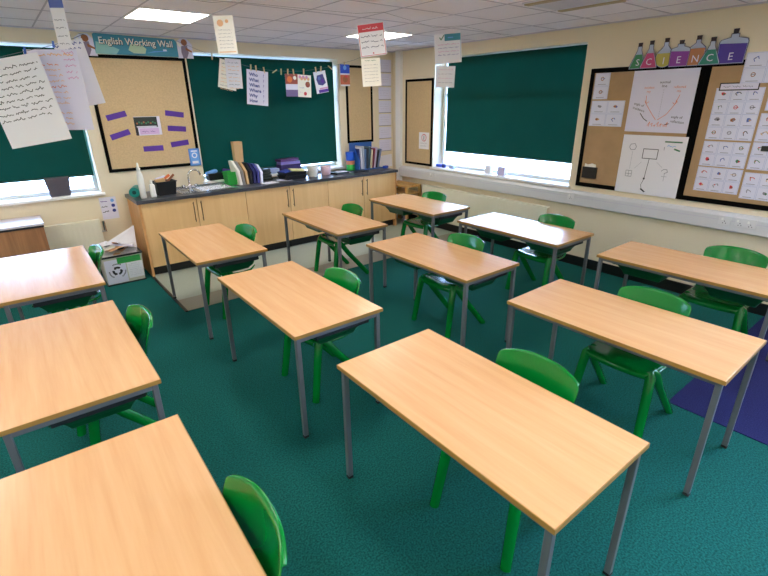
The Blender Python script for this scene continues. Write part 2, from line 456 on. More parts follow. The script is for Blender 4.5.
def make_tray():
    r = empty('storage_tray')
    rim = MB(); x, y = .20, .213
    rim.box(-x, x, -y, -y+.038, .088, .100, M_tray); rim.box(-x, x, y-.038, y, .088, .100, M_tray)
    rim.box(-x, -x+.038, -y+.038, y-.038, .088, .100, M_tray); rim.box(x-.038, x, -y+.038, y-.038, .088, .100, M_tray)
    rim.build('rim', r, bevel=.003)
    b = MB(); b.frustum((-x+.075, x-.075, -y+.07, y-.07), (-x+.035, x-.035, -y+.035, y-.035), 0, .090, M_tray, cap=(1, 0))
    b.frustum((-x+.08, x-.08, -y+.075, y-.075), (-x+.020, x-.020, -y+.020, y-.020), .004, .091, M_tray, cap=(1, 0))
    b.build('tray_body', r, bevel=.006)
    return r

def lerp_tab(tab, t):
    for (a, *va), (b, *vb) in zip(tab, tab[1:]):
        if t <= b:
            u = (t-a)/(b-a); return [p+(q-p)*u for p, q in zip(va, vb)]
    return list(tab[-1][1:])
def shell(rows, nl=14):
    """rows: (x, z, halfwidth, curl_x, curl_z, arch, tilt) -> grid"""
    vs = []; fs = []
    for (x, z, w, cx, cz, ar) in rows:
        for k in range(nl+1):
            u = -1+2*k/nl; a = abs(u)
            vs.append((x - cx*a**2.4, u*w, z + cz*a**3 - ar*a**2.6))
    n = nl+1
    for i in range(len(rows)-1):
        for k in range(nl): fs.append((i*n+k, (i+1)*n+k, (i+1)*n+k+1, i*n+k+1))
    return vs, fs
def make_chair():
    r = empty('classroom_chair')
    seat = [(-.420,.385,.175,-.02,0,0), (-.434,.395,.180,-.02,0,0), (-.440,.418,.184,-.015,0,0), (-.428,.434,.190,-.01,.0,0), (-.37,.436,.200,0,.006,0), (-.30,.428,.206,0,.012,0), (-.22,.421,.206,0,.016,0),
            (-.15,.421,.202,0,.022,0), (-.10,.430,.196,0,.03,0), (-.068,.452,.190,.012,.03,0), (-.052,.485,.184,.03,.02,0)]
    back = [(-.052,.485,.184,.03,.02,0), (-.046,.53,.182,.04,.0,0), (-.038,.58,.190,.045,0,0), (-.026,.63,.204,.05,0,0), (-.014,.675,.215,.052,0,.0), (-.002,.715,.220,.052,0,.004), (.006,.750,.219,.05,0,.012), (.011,.775,.214,.048,0,.022), (.012,.786,.207,.046,0,.029), (.020,.785,.204,.046,0,.029), (.022,.775,.206,.046,0,.028)]
    for nm, rows in (('seat', seat), ('backrest', back)):
        v, f = shell(rows); o = MB().add(v, f, M_green, True).build(nm, r)
        s = o.modifiers.new('thick', 'SOLIDIFY'); s.thickness = .007; s.offset = -1 if nm == 'seat' else 1
        q = o.modifiers.new('sub', 'SUBSURF'); q.levels = 1; q.render_levels = 1
    for s in (-1, 1):
        fl = MB().tube([(-.375, s*.178, .432), (-.385, s*.196, .405), (-.405, s*.206, .30), (-.45, s*.222, .012), (-.452, s*.223, 0)], [.024, .029, .0275, .0255, .0255], M_green, 14, 1.0).build('leg', r)
        rl = MB().tube([(-.345, s*.178, .430), (-.325, s*.197, .405), (-.25, s*.206, .30), (-.005, s*.222, .012), (.002, s*.223, 0)], [.024, .029, .0275, .0255, .0255], M_green, 14, 1.0).build('leg', r)
    for s in (-1, 1): MB().tube([(-.385, s*.190, .412), (-.30, s*.196, .408), (-.20, s*.194, .402), (-.12, s*.186, .408), (-.07, s*.176, .44)], [.014, .016, .014, .012, .006], M_green, 8, .7).build('seat_edge_rib', r)
    return r

rows_name = ['back', 'middle', 'front']
desks = {1: (-3.911,-2.023,-1.0), 2: (-2.561,-2.04,-.8), 3: (-1.289,-2.039,-.1), 4: (-1.272,-3.6,-.7), 5: (-1.259,-5.168,.7), 6: (-2.545,-3.675,-.1), 7: (-3.91,-3.656,-.6),
         8: (-2.611,-5.296,.4), 9: (-3.899,-5.258,-.6), 10: (-5.177,-1.997,-.7), 11: (-5.214,-3.618,-.5), 12: (-5.251,-5.152,-1.4)}
where = {1: 'directly in front of the sink', 2: 'in front of the cupboards at mid room', 3: 'near the corner rack', 4: 'beside the long radiator',
         5: 'beside the wall sockets', 6: '', 7: 'one row nearer than the sink', 8: 'reaching over the purple carpet',
         9: 'two rows nearer than the sink', 10: 'beside the recycling box', 11: 'one row nearer than the recycling box', 12: 'two rows nearer than the recycling box'}
where[6] = 'at the very centre of the room'
deskproto = make_desk(); trayproto = make_tray(); chairproto = make_chair()
chairs = {1: (-3.515,-2.03), 2: (-2.155,-1.91), 3: (-.865,-1.95), 4: (-.85,-3.755), 5: (-.80,-5.325), 6: (-2.135,-3.66), 7: (-3.515,-3.73), 8: (-2.225,-5.305), 9: (-3.495,-5.325),
          10: (-4.79,-1.86), 11: (-4.81,-3.52), 12: (-4.879,-5.285)}
crot = {1: 3, 2: -2, 3: 2, 4: -3, 5: 1, 6: -1, 7: 1, 8: 0, 9: 0, 10: 2, 11: 3, 12: -2}
for i, t in enumerate(desks):
    x, y, a = desks[t]
    d = deskproto if i == 0 else copy_tree(deskproto)
    d.location = (x, y, .007 if t in (1, 2, 3) else 0); d.rotation_euler = (0, 0, R(a))
    tag(d, 'light beech double desk with grey legs, ' + where[t], 'desk', 'beech school desks in rows')
    for s in ((1, -1) if t not in (8, 9, 12) else ()):
        tr = trayproto if (i == 0 and s == 1) else copy_tree(trayproto)
        p = Vector((.05, s*.322, 0)); p.rotate(Euler((0, 0, R(a))))
        tr.location = (x+p.x, y+p.y, .522 + (.007 if t in (1, 2, 3) else 0)); tr.rotation_euler = (0, 0, R(a))
        tag(tr, 'green tray under the %s half of desk %s' % ('far' if s > 0 else 'near', where[t]), 'tray', 'green trays under the desks')
    c = chairproto if i == 0 else copy_tree(chairproto)
    cx, cy = chairs[t]; c.location = (cx, cy, 0); c.rotation_euler = (0, 0, R(crot[t]))
    if t in (1, 2): c.location.z = .007
    tag(c, 'green plastic chair at the desk ' + where[t], 'chair', 'green plastic classroom chairs')

# ------------------------------------------------------------------ cupboards and worktop
def cupboard(x0, x1, xm, label):
    r = empty('base_cupboard', ((x0+x1)/2, -.3, 0)); tag(r, label, 'cupboard', 'beech base cupboards along the back wall')
    ox = (x0+x1)/2; a, b, m = x0-ox, x1-ox, xm-ox
    bd = MB(); bd.box(a+.002, a+.02, -.265, .296, .11, .866, M_side); bd.box(b-.02, b-.002, -.265, .296, .11, .866, M_side)
    bd.box(a+.02, b-.02, -.265, .296, .11, .128, M_side); bd.box(a+.02, b-.02, .285, .296, .128, .866, M_side); bd.build('body', r)
    MB().box(a, b, -.235, -.21, .008, .11, M_skirt).build('plinth', r)
    for p0, p1, hs in ((a, m, 1), (m, b, -1)):
        d = MB().box(p0+.003, p1-.003, -.29, -.267, .115, .864, M_door).build('door', r, bevel=.002)
        hx = (p1-.045) if hs > 0 else (p0+.045)
        h = MB(); h.tube([(hx, -.318, .585), (hx, -.318, .825)], .006, M_handle, 8)
        for z in (.61, .80): h.tube([(hx, -.29, z), (hx, -.318, z)], .005, M_handle, 8)
        h.build('handle', d)
    return r
cupboard(-4.165, -2.933, -3.553, 'beech two-door cupboard below the sink')
cupboard(-2.933, -1.701, -2.311, 'beech two-door cupboard between the sink unit and the corner unit')
cupboard(-1.701, -.445, -1.061, 'beech two-door cupboard nearest the corner rack')
tag(MB().box(-4.19, -4.165, -.595, -.002, 0, .868, M_side).build('end_panel', bevel=.002), 'beech end panel of the cupboard run beside the recycling box', 'cupboard panel')
tag(MB().box(-.445, -.42, -.595, -.002, 0, .868, M_side).build('end_panel', bevel=.002), 'beech end panel of the cupboard run beside the corner rack', 'cupboard panel')
w = MB(); wx0, wx1, wy0, wy1 = -3.42, -3.02, -.46, -.14      # hole for the bowl
w.box(-4.205, wx0, -.615, -.001, .868, .907, M_worktop); w.box(wx1, -.405, -.615, -.001, .868, .907, M_worktop)
w.box(wx0, wx1, -.615, wy0, .868, .907, M_worktop); w.box(wx0, wx1, wy1, -.001, .868, .907, M_worktop)
tag(w.build('worktop', bevel=.003), 'dark slate worktop running over all the cupboards', 'worktop')
s = empty('sink', (-3.22, -.3, .908)); tag(s, 'stainless steel sink and drainer let into the worktop', 'sink')
b = MB(); b.frustum((-.16, .16, -.12, .12), (-.196, .196, -.156, .156), -.14, .003, M_steel, cap=(1, 0)); b.build('bowl', s)
b = MB(); b.frame(-.24, .24, -.2, .2, .04, 0, .006, M_steel); b.box(-.46, -.24, -.2, .2, 0, .006, M_steel)
for i in range(6): b.box(-.44, -.26, -.16+i*.06, -.145+i*.06, .006, .010, M_steel)
b.box(-.46, .24, .185, .2, .006, .03, M_steel)
b.build('drainer', s, bevel=.002)
def arc(cx, cz, r_, a0, a1, n, y=0): return [(cx+r_*math.cos(R(a0+(a1-a0)*i/n)), y, cz+r_*math.sin(R(a0+(a1-a0)*i/n))) for i in range(n+1)]
t = empty('mixer_tap', (-3.53, -.34, .913)); tag(t, 'chrome swan-neck mixer tap beside the sink', 'tap')
m = MB(); m.tube([(0,0,0),(0,0,.17)] + arc(.075, .17, .075, 180, 20, 8) + [(.148, 0, .175)], .0115, M_chrome, 10); m.build('spout', t)
m = MB(); m.lathe([(.03,0),(.03,.01),(.022,.02),(.022,.07),(.012,.08)], (0,0,0), M_chrome, 16); m.tube([(-.07,0,.045),(.07,0,.045)], .014, M_chrome, 10); m.build('tap_body', t)
for sx in (-1, 1):
    m = MB(); m.lathe([(.012,.0),(.024,.01),(.024,.03),(.01,.036)], (sx*.075, 0, .04), M_chrome, 12); m.build('tap_handle', t)
WTZ = .907
def thing(name, label, cat, loc, rz=0, group=None):
    return tag(empty(name, loc, rz), label, cat, group)
# things along the worktop
r = thing('paper_towel_roll', 'teal roll lying at the end of the worktop behind the white bottle', 'roll', (-4.12, -.24, WTZ), R(70))
m = MB(); m.tube([(-.11,0,.058),(.11,0,.058)], .056, M_tealpl, 20); m.build('roll', r)
m = MB(); m.tube([(-.1115,0,.058),(.1115,0,.058)], .022, mat('dark_core', '#0a3d3c', .6), 12); m.build('core', r)
r = thing('squeeze_bottle', 'tall white squeeze bottle, tallest thing at the worktop end', 'bottle', (-4.085, -.44, WTZ))
MB().lathe([(.030,0),(.034,.01),(.034,.22),(.030,.27),(.018,.30)], (0,0,0), M_whitepl, 18).build('bottle_body', r)
MB().lathe([(.020,.30),(.020,.335),(.012,.345),(.010,.385),(.005,.395)], (0,0,0), M_whitepl, 14).build('nozzle', r)
r = thing('soap_bottle', 'short white bottle between the tall bottle and the black tub', 'bottle', (-3.985, -.47, WTZ))
MB().frustum((-.03,.03,-.022,.022), (-.028,.028,-.02,.02), 0, .15, M_whitepl).build('bottle_body', r, bevel=.01)
MB().lathe([(.014,.15),(.014,.19),(.006,.20)], (0,0,0), M_whitepl, 12).build('bottle_cap', r)
r = thing('storage_tub', 'black plastic tub full of odds and ends beside the white bottles', 'tub', (-3.82, -.36, WTZ), R(3))
m = MB(); m.frustum((-.095,.095,-.07,.07), (-.115,.115,-.085,.085), 0, .155, M_blackpl, cap=(1,0)); m.frustum((-.09,.09,-.065,.065), (-.11,.11,-.08,.08), .005, .156, M_blackpl, cap=(1,0)); m.frame(-.122,.122,-.092,.092,.012,.15,.16,M_blackpl); m.build('tub_body', r, bevel=.003)
def odd(name, label, cat, loc, box, m_, rx=0, ry=0, rz=0, bevel=.003, group=None):
    o = MB().box(*box, m_).build(name, bevel=bevel); o.location = loc; o.rotation_euler = (R(rx), R(ry), R(rz)); return tag(o, label, cat, group)
odd('wooden_block', 'tan flat block sticking out of the black tub', 'block', (-3.86,-.36,WTZ+.165), (-.06,.05,-.03,.03,-.02,.02), M_card, ry=-8)
odd('paintbrush', 'brown handled brush leaning in the black tub', 'brush', (-3.76,-.37,WTZ+.17), (-.012,.012,-.008,.008,-.08,.08), M_brown, ry=48)
odd('paintbrush', 'orange handled brush leaning in the black tub', 'brush', (-3.80,-.33,WTZ+.18), (-.014,.014,-.008,.008,-.08,.07), M_orange, ry=58)
odd('cloth', 'pale folded cloth on top of the black tub', 'cloth', (-3.84,-.30,WTZ+.185), (-.06,.06,-.03,.03,-.015,.015), M_paper3, ry=-14, bevel=.012)
# on the sill of the window over the sink
r = thing('office_tray', 'dark tray on the window sill behind the sink', 'tray', (-3.07, .04, .958))
m = MB(); m.frustum((-.1,.1,-.06,.06), (-.11,.11,-.07,.07), 0, .085, M_blackpl, cap=(1,0)); m.frame(-.115,.115,-.075,.075,.012,.08,.09,M_blackpl); m.build('tray_body', r, bevel=.003)
odd('folded_cloth', 'blue cloth heaped on the dark sill tray', 'cloth', (-3.10,.04,1.06), (-.09,.06,-.05,.05,-.02,.02), M_lblue, ry=-14, bevel=.015)
odd('folded_cloth', 'purple cloth heaped beside the green basket', 'cloth', (-2.93,-.02,1.07), (-.05,.05,-.04,.04,-.03,.02), M_purp, ry=10, bevel=.015)
r = thing('basket', 'small bright green slatted basket beside the magazine files', 'basket', (-2.955, -.20, WTZ))
m = MB(); m.frustum((-.055,.055,-.07,.07), (-.07,.07,-.085,.085), 0, .17, M_gbin, cap=(1,0)); m.frustum((-.05,.05,-.065,.065), (-.065,.065,-.08,.08), .005, .171, M_gbin, cap=(1,0)); m.build('basket_body', r, bevel=.003)
m = MB()
for i in range(5): m.frame(-.062-.0025*i,.062+.0025*i,-.078-.0025*i,.078+.0025*i,.004,.02+i*.033,.03+i*.033,M_gbin)
m.build('ribs', r)
# magazine files
files = [(-2.875, M_paper2, 'white', -7), (-2.835, mat('grey_card', '#8b8780', .6), 'grey', -6), (-2.785, M_card, 'tan', -4), (-2.735, M_blackpl, 'black', 0), (-2.685, mat('navy', '#20205c', .5), 'navy', 0), (-2.635, mat('dark_violet', '#3b3a86', .5), 'violet', 2), (-2.59, M_paper3, 'pale lilac', 4)]
for i, (x, m_, cn, ry) in enumerate(files):
    h = .30 - .012*i
    o = MB().prism([(-.12,0),(.12,0),(.12,h),(.02,h),(-.12,h*.62)], -.017, .017, m_)
    o.v = [(vz, vx, vy) for (vx, vy, vz) in o.v]
    b = o.build('magazine_file', bevel=.002); b.location = (x, -.24, WTZ+.002); b.rotation_euler = (0, R(ry), 0)
    tag(b, cn + ' upright magazine file in the row beside the green basket', 'magazine file', 'magazine files on the worktop')
r = thing('cardboard_tube', 'tall tan card box standing on the sill behind the magazine files', 'box', (-2.73, .02, .958))
m = MB(); m.frustum((-.05,.05,-.04,.04), (-.062,.062,-.045,.045), 0, .47, M_card, cap=(1,0)); m.frustum((-.046,.046,-.036,.036), (-.056,.056,-.04,.04), .01, .471, M_card, cap=(1,0)); m.build('box_body', r)
# dark soft heap
m = MB()
for k in range(4): m.tube([(.075*math.cos(a_*PI/6+k)*(1-.1*k), .06*math.sin(a_*PI/6+k)*(1-.1*k), .02+.036*k+.006*math.sin(a_+k)) for a_ in range(13)], .021, M_dark, 8)
o = m.build('coiled_cable'); o.location = (-2.43, -.16, WTZ); o.rotation_euler = (0,0,R(20)); tag(o, 'dark coiled cable heaped beside the magazine files', 'cable')
sheet_spots = [(-2.52, -.44, 12, M_paper, 'white loose sheet on the worktop in front of the coiled cable'), (-2.25, -.34, -20, M_paper3, 'pale lilac loose sheet on the worktop beside the black trays'), (-1.22, -.28, 8, M_paper, 'white loose sheet on the worktop beside the stacked pots')]
for x, y, a_, m_, lb in sheet_spots:
    o = MB().box(-.105,.105,-.075,.075,0,.003,m_).build('paper_sheet'); o.location = (x, y, WTZ+.001); o.rotation_euler = (0,0,R(a_)); tag(o, lb, 'paper')
# black paper trays with books
r = thing('paper_tray', 'black desk tray heaped with papers below the violet books', 'tray', (-2.10, -.30, WTZ), R(2))
m = MB(); m.frustum((-.15,.15,-.11,.11), (-.17,.17,-.125,.125), 0, .055, M_blackpl, cap=(1,0)); m.frame(-.175,.175,-.13,.13,.01,.05,.058,M_blackpl); m.frustum((-.16,.16,-.11,.11), (-.17,.17,-.12,.12), .06, .10, M_blackpl, cap=(1,0)); m.build('tray_body', r, bevel=.003)
odd('notebook', 'yellow notebook lying on the black desk tray', 'book', (-2.04,-.32,WTZ+.118), (-.10,.10,-.07,.07,-.012,.012), mat('pale_yellow', '#e6dc9a', .6), ry=5, rz=-8)
odd('notebook', 'blue notebook lying on the black desk tray', 'book', (-2.19,-.28,WTZ+.108), (-.07,.07,-.07,.07,-.012,.012), mat('deep_blue', '#3c4aa5', .5), ry=-8, rz=10)
odd('book', 'violet book on the sill, top one of the stack', 'book', (-2.0,.02,1.135), (-.15,.15,-.08,.08,-.016,.016), mat('plum', '#5b2f6e', .4), ry=-2, rz=4, group='books stacked on the sill')
odd('book', 'lavender book on the sill, middle one of the stack', 'book', (-1.98,.02,1.095), (-.15,.15,-.08,.08,-.020,.020), mat('lavender', '#8b82c8', .4), rz=-3, group='books stacked on the sill')
odd('book', 'dark violet book on the sill, bottom one of the stack', 'book', (-1.98,.02,1.030), (-.16,.16,-.085,.085,-.042,.042), mat('dark_plum', '#3b2f66', .4), rz=1, group='books stacked on the sill')
odd('box_file', 'pale blue box on the sill between cable and books', 'box', (-2.26,.06,.992), (-.12,.12,-.06,.06,-.033,.033), mat('pale_blue', '#a9bde6', .4))
def tub(name, label, x, y, m_, rr, h):
    r = thing(name, label, 'tub', (x, y, WTZ))
    MB().lathe([(rr*.88,0),(rr*.92,.004),(rr,h*.8)], (0,0,0), m_, 22).build('tub_body', r)
    MB().lathe([(rr*1.05,h*.8),(rr*1.05,h),(rr*.98,h*1.02)], (0,0,0), m_, 22).build('tub_lid', r)
tub('lidded_tub', 'white lidded tub beside the black trays', -1.765, -.30, M_whitepl, .078, .145)
tub('lidded_tub', 'pale pink lidded tub next to the white one', -1.545, -.30, mat('pale_pink', '#e3bfc6', .4), .075, .125)
odd('tablet_case', 'thin black folder lying beside the pink tub', 'folder', (-1.33,-.33,WTZ+.012), (-.13,.13,-.09,.09,-.010,.010), M_blackpl, rz=10)
odd('leaflet', 'pale leaflet lying on the thin black folder', 'leaflet', (-1.31,-.33,WTZ+.027), (-.08,.09,-.06,.06,-.004,.004), M_paper3, rz=-12, bevel=.001)
odd('clipboard', 'dark clipboard lying in front of the stacked pots', 'clipboard', (-1.0,-.38,WTZ+.008), (-.13,.13,-.09,.09,-.006,.006), M_blackpl, rz=-6)
# stacked coloured pots
for z, h, m_, cn in ((0, .09, M_gbin, 'green pot, bottom one of the stack by the rack of folders'), (.09, .06, mat('salmon', '#d98a6c', .5), 'salmon pot, middle one of the stack by the rack of folders'), (.15, .13, mat('royal_blue', '#2460d8', .4), 'blue pot, top one of the stack by the rack of folders')):
    o = MB().lathe([(.062,0),(.066,.01),(.07,h-.008),(.066,h)], (0,0,0), m_, 18).build('pot'); o.location = (-1.0, -.16, WTZ+z); tag(o, cn, 'pot', 'stacked pots')
# rack of folders
r = thing('document_rack', 'blue sloping rack holding a row of folders by the corner', 'rack', (-.70, -.17, WTZ))
MB().box(-.23,.25,-.13,.13,0,.014,mat('rack_blue', '#2b5fae', .4)).build('base', r, bevel=.003)
MB().box(-.23,.20,.11,.125,.014,.40,mat('rack_blue', '#2b5fae', .4)).build('back_panel', r, bevel=.004)
MB().prism([(-.13,.014),(.13,.014),(.13,.40),(.02,.40),(-.13,.16)], -.006, .006, mat('rack_blue', '#2b5fae', .4)).build('side_panel', r, M=Matrix(((0,0,1,-.226),(1,0,0,0),(0,1,0,0),(0,0,0,1))))
folc = [('navy', '#20306e'), ('white', '#e8e8ee'), ('pale grey', '#b8bcc8'), ('steel blue', '#5d7ba8'), ('dark grey', '#3c4450'), ('slate', '#4f6a78'), ('cream', '#e8dcc0'), ('maroon', '#8a3a4c'), ('pale lilac', '#cdbfd8'), ('charcoal', '#2c2c34'), ('blue grey', '#7f93b8')]
for i, (cn, h_) in enumerate(folc):
    x = -.205 + i*.036; hh = .31 - .004*i + .02*((i*7) % 3)
    o = MB().box(-.010,.010,-.115,.10,0,hh,mat('folder_'+cn.replace(' ', '_'), h_, .5)).build('folder', bevel=.002); o.location = (-.70+x, -.175, WTZ+.0165); o.rotation_euler = (0, R(-3-2.2*i*.0+ -(-1.6*i)), 0)
    tag(o, cn + ' folder in the blue sloping rack', 'folder', 'folders in the blue rack')
odd('sponge', 'small bright blue sponge on the corner of the worktop', 'sponge', (-.455,-.36,WTZ+.022), (-.045,.045,-.035,.035,-.02,.02), M_blue, rz=20, bevel=.012)

# ------------------------------------------------------------------ low drawer cabinet by the far window
r = thing('drawer_cabinet', 'low brown wooden cabinet with a pale top under the window', 'cabinet', (-5.50, -.33, 0))
M_brownwood = wood('walnut_laminate', '#b07c55', '#8f6243', .4, 'z', sc=.7)
MB().box(-.41,.41,-.215,.23,.0,.775,M_brownwood).build('body', r)
MB().box(-.43,.42,-.235,.24,.777,.80,mat('pale_top', '#d9cfd8', .35)).build('top_panel', r, bevel=.003)
MB().box(-.415,.415,-.22,-.2151,.755,.777,M_ink).build('shade_strip', r)  # black strip painted in for the shade under the top
# ------------------------------------------------------------------ recycling box
r = thing('recycling_box', 'pale plastic recycling box with printed front, full of waste paper', 'recycling box', (-4.465, -.43, 0), R(0))
M_box = mat('pale_box_plastic', '#c9c5b4', .5)
m = MB(); m.frustum((-.19,.19,-.16,.16), (-.205,.205,-.18,.18), .0, .34, M_box, cap=(1,0)); m.frustum((-.185,.185,-.155,.155), (-.20,.20,-.175,.175), .006, .341, M_box, cap=(1,0)); m.build('box_body', r, bevel=.003)
MB().frame(-.212,.212,-.188,.188,.014,.325,.345,M_blackpl).build('rim', r, bevel=.003)
MB().frame(-.2,.2,-.172,.172,.014,.0,.014,M_blackpl).build('base_trim', r)
FM = plane_M((0,-.1615,.0), (1,0,0), (0,-.0588,1))
f = MB(); f.box(-.19,.02,.02,.30,-.004,.0015,M_paper3); f.box(.03,.19,.05,.24,-.004,.0015,M_paper)
f.build('front_label', r, M=FM)
rc = MB(); cx, cy = -.075, .165
for k in range(3):
    a0 = 90+120*k
    P_ = lambda a_, q: (cx+q*math.cos(R(a_)), cy+q*math.sin(R(a_)))
    seg = [P_(a0-46+i*10, .052) for i in range(8)] + [P_(a0+24-i*10, .028) for i in range(8)]
    rc.poly(seg, .0025, M_ink); rc.poly([P_(a0+24,.060), P_(a0+56,.040), P_(a0+24,.020)], .0025, M_ink)
for k in range(3):
    for j in range(7):
        a_ = 60+120*k+j*9; p = P_(a_, .082); rc.rect(p[0]-.004,p[0]+.004,p[1]-.007,p[1]+.007,.0025,M_ink,R(a_-90))
rc.build('recycling_symbol', r, M=FM)
g = MB(); g.box(-.06,.18,.245,.315,.001,.003,mat('label_green','#37a34e',.5)); g.scrawl(-.045,.27,.2,.018,M_greenink,z=.0036); g.build('green_label', r, M=FM)
g = MB()
for i in range(7): g.scrawl(.045,.215-i*.022,.12,.008,M_grey,z=.0022)
g.build('notice_print', r, M=FM)
# waste paper
big = MB(); big.add([(0,0,0),(.33,-.04,-.02),(.36,.02,.27),(.02,.03,.10)], [(0,1,2,3)], M_paper)
o = big.build('waste_sheet'); o.location = (-4.60,-.40,.335); s_ = o.modifiers.new('t','SOLIDIFY'); s_.thickness = .002; tag(o, 'large white sheet standing up out of the recycling box', 'paper')
wp = [(M_paper,'white'),(M_palepeach,'peach'),(M_ink,'black'),(M_paper2,'cream'),(M_brown,'brown'),(M_paper3,'lilac'),(M_red,'red'),(M_dark,'dark green'),(M_paper,'plain white')]
rn = random.Random(3)
for i in range(16):
    m_, cn = wp[(i*2+1) % 9]; a_ = rn.uniform(0, 180); px = -4.465+rn.uniform(-.12,.12); py = -.45+rn.uniform(-.09,.09)
    L_ = rn.uniform(.05,.11); W_ = rn.uniform(.015,.05) if m_ in (M_ink, M_dark, M_brown, M_red) else rn.uniform(.03,.07)
    o = MB().box(-L_,L_,-W_,W_,-.001,.001,m_).build('waste_paper'); o.location = (px, py, .352+.006*i); o.rotation_euler = (R(rn.uniform(-16,16)), R(rn.uniform(-14,14)), R(a_))
    tag(o, 'crumpled scrap heaped on top of the recycling box', 'waste paper', 'scraps heaped in the recycling box')
under = [(-.17,.17,-.15,.15,.28,.335)]
tag(MB().box(-.175,.175,-.155,.155,.01,.325,M_paper).build('paper_stack', loc=(-4.465,-.43,0)), 'bed of waste paper filling the recycling box', 'waste paper', None, 'stuff')

# ------------------------------------------------------------------ boards on the walls
def board(M, w, h, m_, label, fw=.035, name='pinboard'):
    r = empty(name, M=M); tag(r, label, 'pinboard')
    MB().box(fw*.5, w-fw*.5, fw*.5, h-fw*.5, .001, .012, m_).build('board_panel', r)
    MB().frame(0, w, 0, h, fw, .0015, .018, M_bframe).build('border', r, bevel=.002)
    return r
board(M_back(-4.312, 1.17), 1.06, 1.25, M_hessian, 'tan pinboard with a black border and purple strips above the sink')
board(M_back(-.93, 1.30), .50, 1.12, M_hessian, 'narrow tan pinboard above the rack of folders', name='pinboard')
board(M_right(-.335, .952), .625, 1.27, M_hessian, 'narrow tan pinboard between the corner and the trunking window')
board(M_right(-3.41, .962), 1.115, 1.25, M_hessian2, 'brown pinboard holding the two large hand-drawn sheets', fw=.045)
board(M_right(-4.525, .962), 1.60, 1.25, M_hessian2, 'brown pinboard covered with small picture cards', fw=.045)

def flat(name, M, w, h, m_=M_paper, th=.0012):
    mb = MB(); mb.box(0, w, 0, h, -th, 0, m_); return mb
Z1 = .0007
# purple strips
for i, (x, z, w_, a_, lb) in enumerate([(-4.115,1.79,.215,13,'upper far strip beside the picture'),(-4.115,1.585,.215,16,'lower far strip beside the picture'),(-3.475,1.795,.215,-8,'upper strip on the sink side of the picture'),(-3.475,1.625,.215,-5,'middle strip on the sink side of the picture'),(-3.785,1.41,.225,0,'lowest strip below the picture'),(-3.47,1.45,.215,6,'bottom strip beside the blue notice')]):
    o = MB().box(-w_/2,w_/2,-.031,.031,0,.0015,M_purp).build('card_strip'); o.matrix_world = M_back(x, z, -.013) @ Matrix.Rotation(R(a_),4,'Z'); tag(o, 'plain purple card, ' + lb, 'card strip', 'purple strips on the working wall')
mb = flat('', None, .29, .21, M_paper3, .001); mb.rect(.0,.255,.09,.205,Z1,M_dark); mb.rect(.0,.03,.0,.09,Z1,M_ink)
for i in range(9): mb.disc(.03+i*.025,.135+.012*(i%2),.011,Z1*2,M_greenink if i%3 else M_brown,8)
mb.rect(.02,.24,.092,.104,Z1*3,M_paper3); mb.rect(.045,.26,.01,.078,Z1,mat('pink_card','#d6b6e2',.6)); mb.scrawl(.07,.035,.16,.022,M_purp,z=Z1*3)
o = mb.build('picture_sheet', M=M_back(-3.945,1.565,-.014)); tag(o, 'small dark landscape picture with a pink caption amid the purple strips', 'picture')
# banner
mb = MB(); mb.prism([(0,0),(.865,0),(.865,.16),(.84,.185),(.02,.20),(0,.19)], -.003, 0, M_teal)
mb.poly([(0,.0),(.2,.0),(.24,.05),(.12,.10),(.02,.12)], Z1, mat('pale_teal','#8fc4bf',.6)); mb.poly([(.33,.05),(.38,.02),(.5,.02),(.52,.07),(.46,.12),(.36,.11)], Z1, mat('pale_sage','#b9d3b4',.6))
mb.poly([(.52,.03),(.75,.055),(.75,.06),(.6,.05)], Z1, M_lblue)
mb.rect(.70,.74,.055,.075,Z1,M_paper3)
mb.text('English Working Wall', .094, .435, .098, Z1*3, M_ink, 'CENTER', bold=.004, sx=.93); mb.text('English Working Wall', .094, .432, .101, Z1*5, M_paper2, 'CENTER', bold=.0012, sx=.93)
o = mb.build('wall_banner', M=M_back(-4.185,2.425,-.022)); tag(o, 'teal banner reading English Working Wall above the tan pinboard', 'banner')
def sprite(x, lab, M_, flip=1):
    mb = MB(); mb.disc(.09,.17,.035,.001,M_brown,12); mb.poly([(.05,.13),(.12,.14),(.13,.06),(.10,.0),(.06,.0),(.045,.06)], .0008, mat('mauve_print','#8c7f94',.6)); mb.poly([(.10,.12),(.17,.08),(.165,.065),(.10,.09)], .0012, M_brown)
    mb.poly([(.03,.12),(-.0,.17),(.02,.175),(.06,.13)], .0012, M_paper2); mb.prism([(.0,.0),(.18,.0),(.18,.15),(.12,.215),(.05,.21),(-.01,.17)], -.002, 0, M_paper3)
    o = mb.build('cutout_figure', M=M_ @ Matrix.Diagonal((flip,1,1,1))); return tag(o, lab, 'wall cutout')
sprite(0, 'small printed cutout figure at the end of the banner over the window', M_back(-4.35,2.40,-.021))
sprite(0, 'small printed cutout figure at the end of the banner over the sink', M_back(-3.325,2.415,-.021))
# blue notice, wall notice
mb = flat('', None, .135,.215,M_lblue); mb.frame(.0,.135,.0,.215,.012,0,Z1,mat('mid_blue_print','#4c7fd0',.6)); mb.disc(.067,.13,.035,Z1,M_paper); mb.disc(.067,.13,.022,Z1*2,M_lblue); mb.rect(.03,.105,.03,.06,Z1,M_paper); mb.rect(.03,.105,.175,.19,Z1,M_paper)
o = mb.build('notice', M=M_back(-3.385,1.165,-.021)); tag(o, 'small light blue notice at the corner of the tan board by the tap', 'notice')
mb = flat('', None, .175,.26,M_paper3)
for i, (y, s_) in enumerate(((.205,.085),(.145,.06),(.085,.07))):
    mb.scrawl(.012,y,s_,.022,M_ink if i else M_purp,w=.006); mb.disc(.135,y+.012,.02,Z1,M_blueink if i else M_lblue)
o = mb.build('notice', M=M_back(-4.485,.635,-.003)); tag(o, 'small white notice with three lines below the window sill, over the recycling box', 'notice')
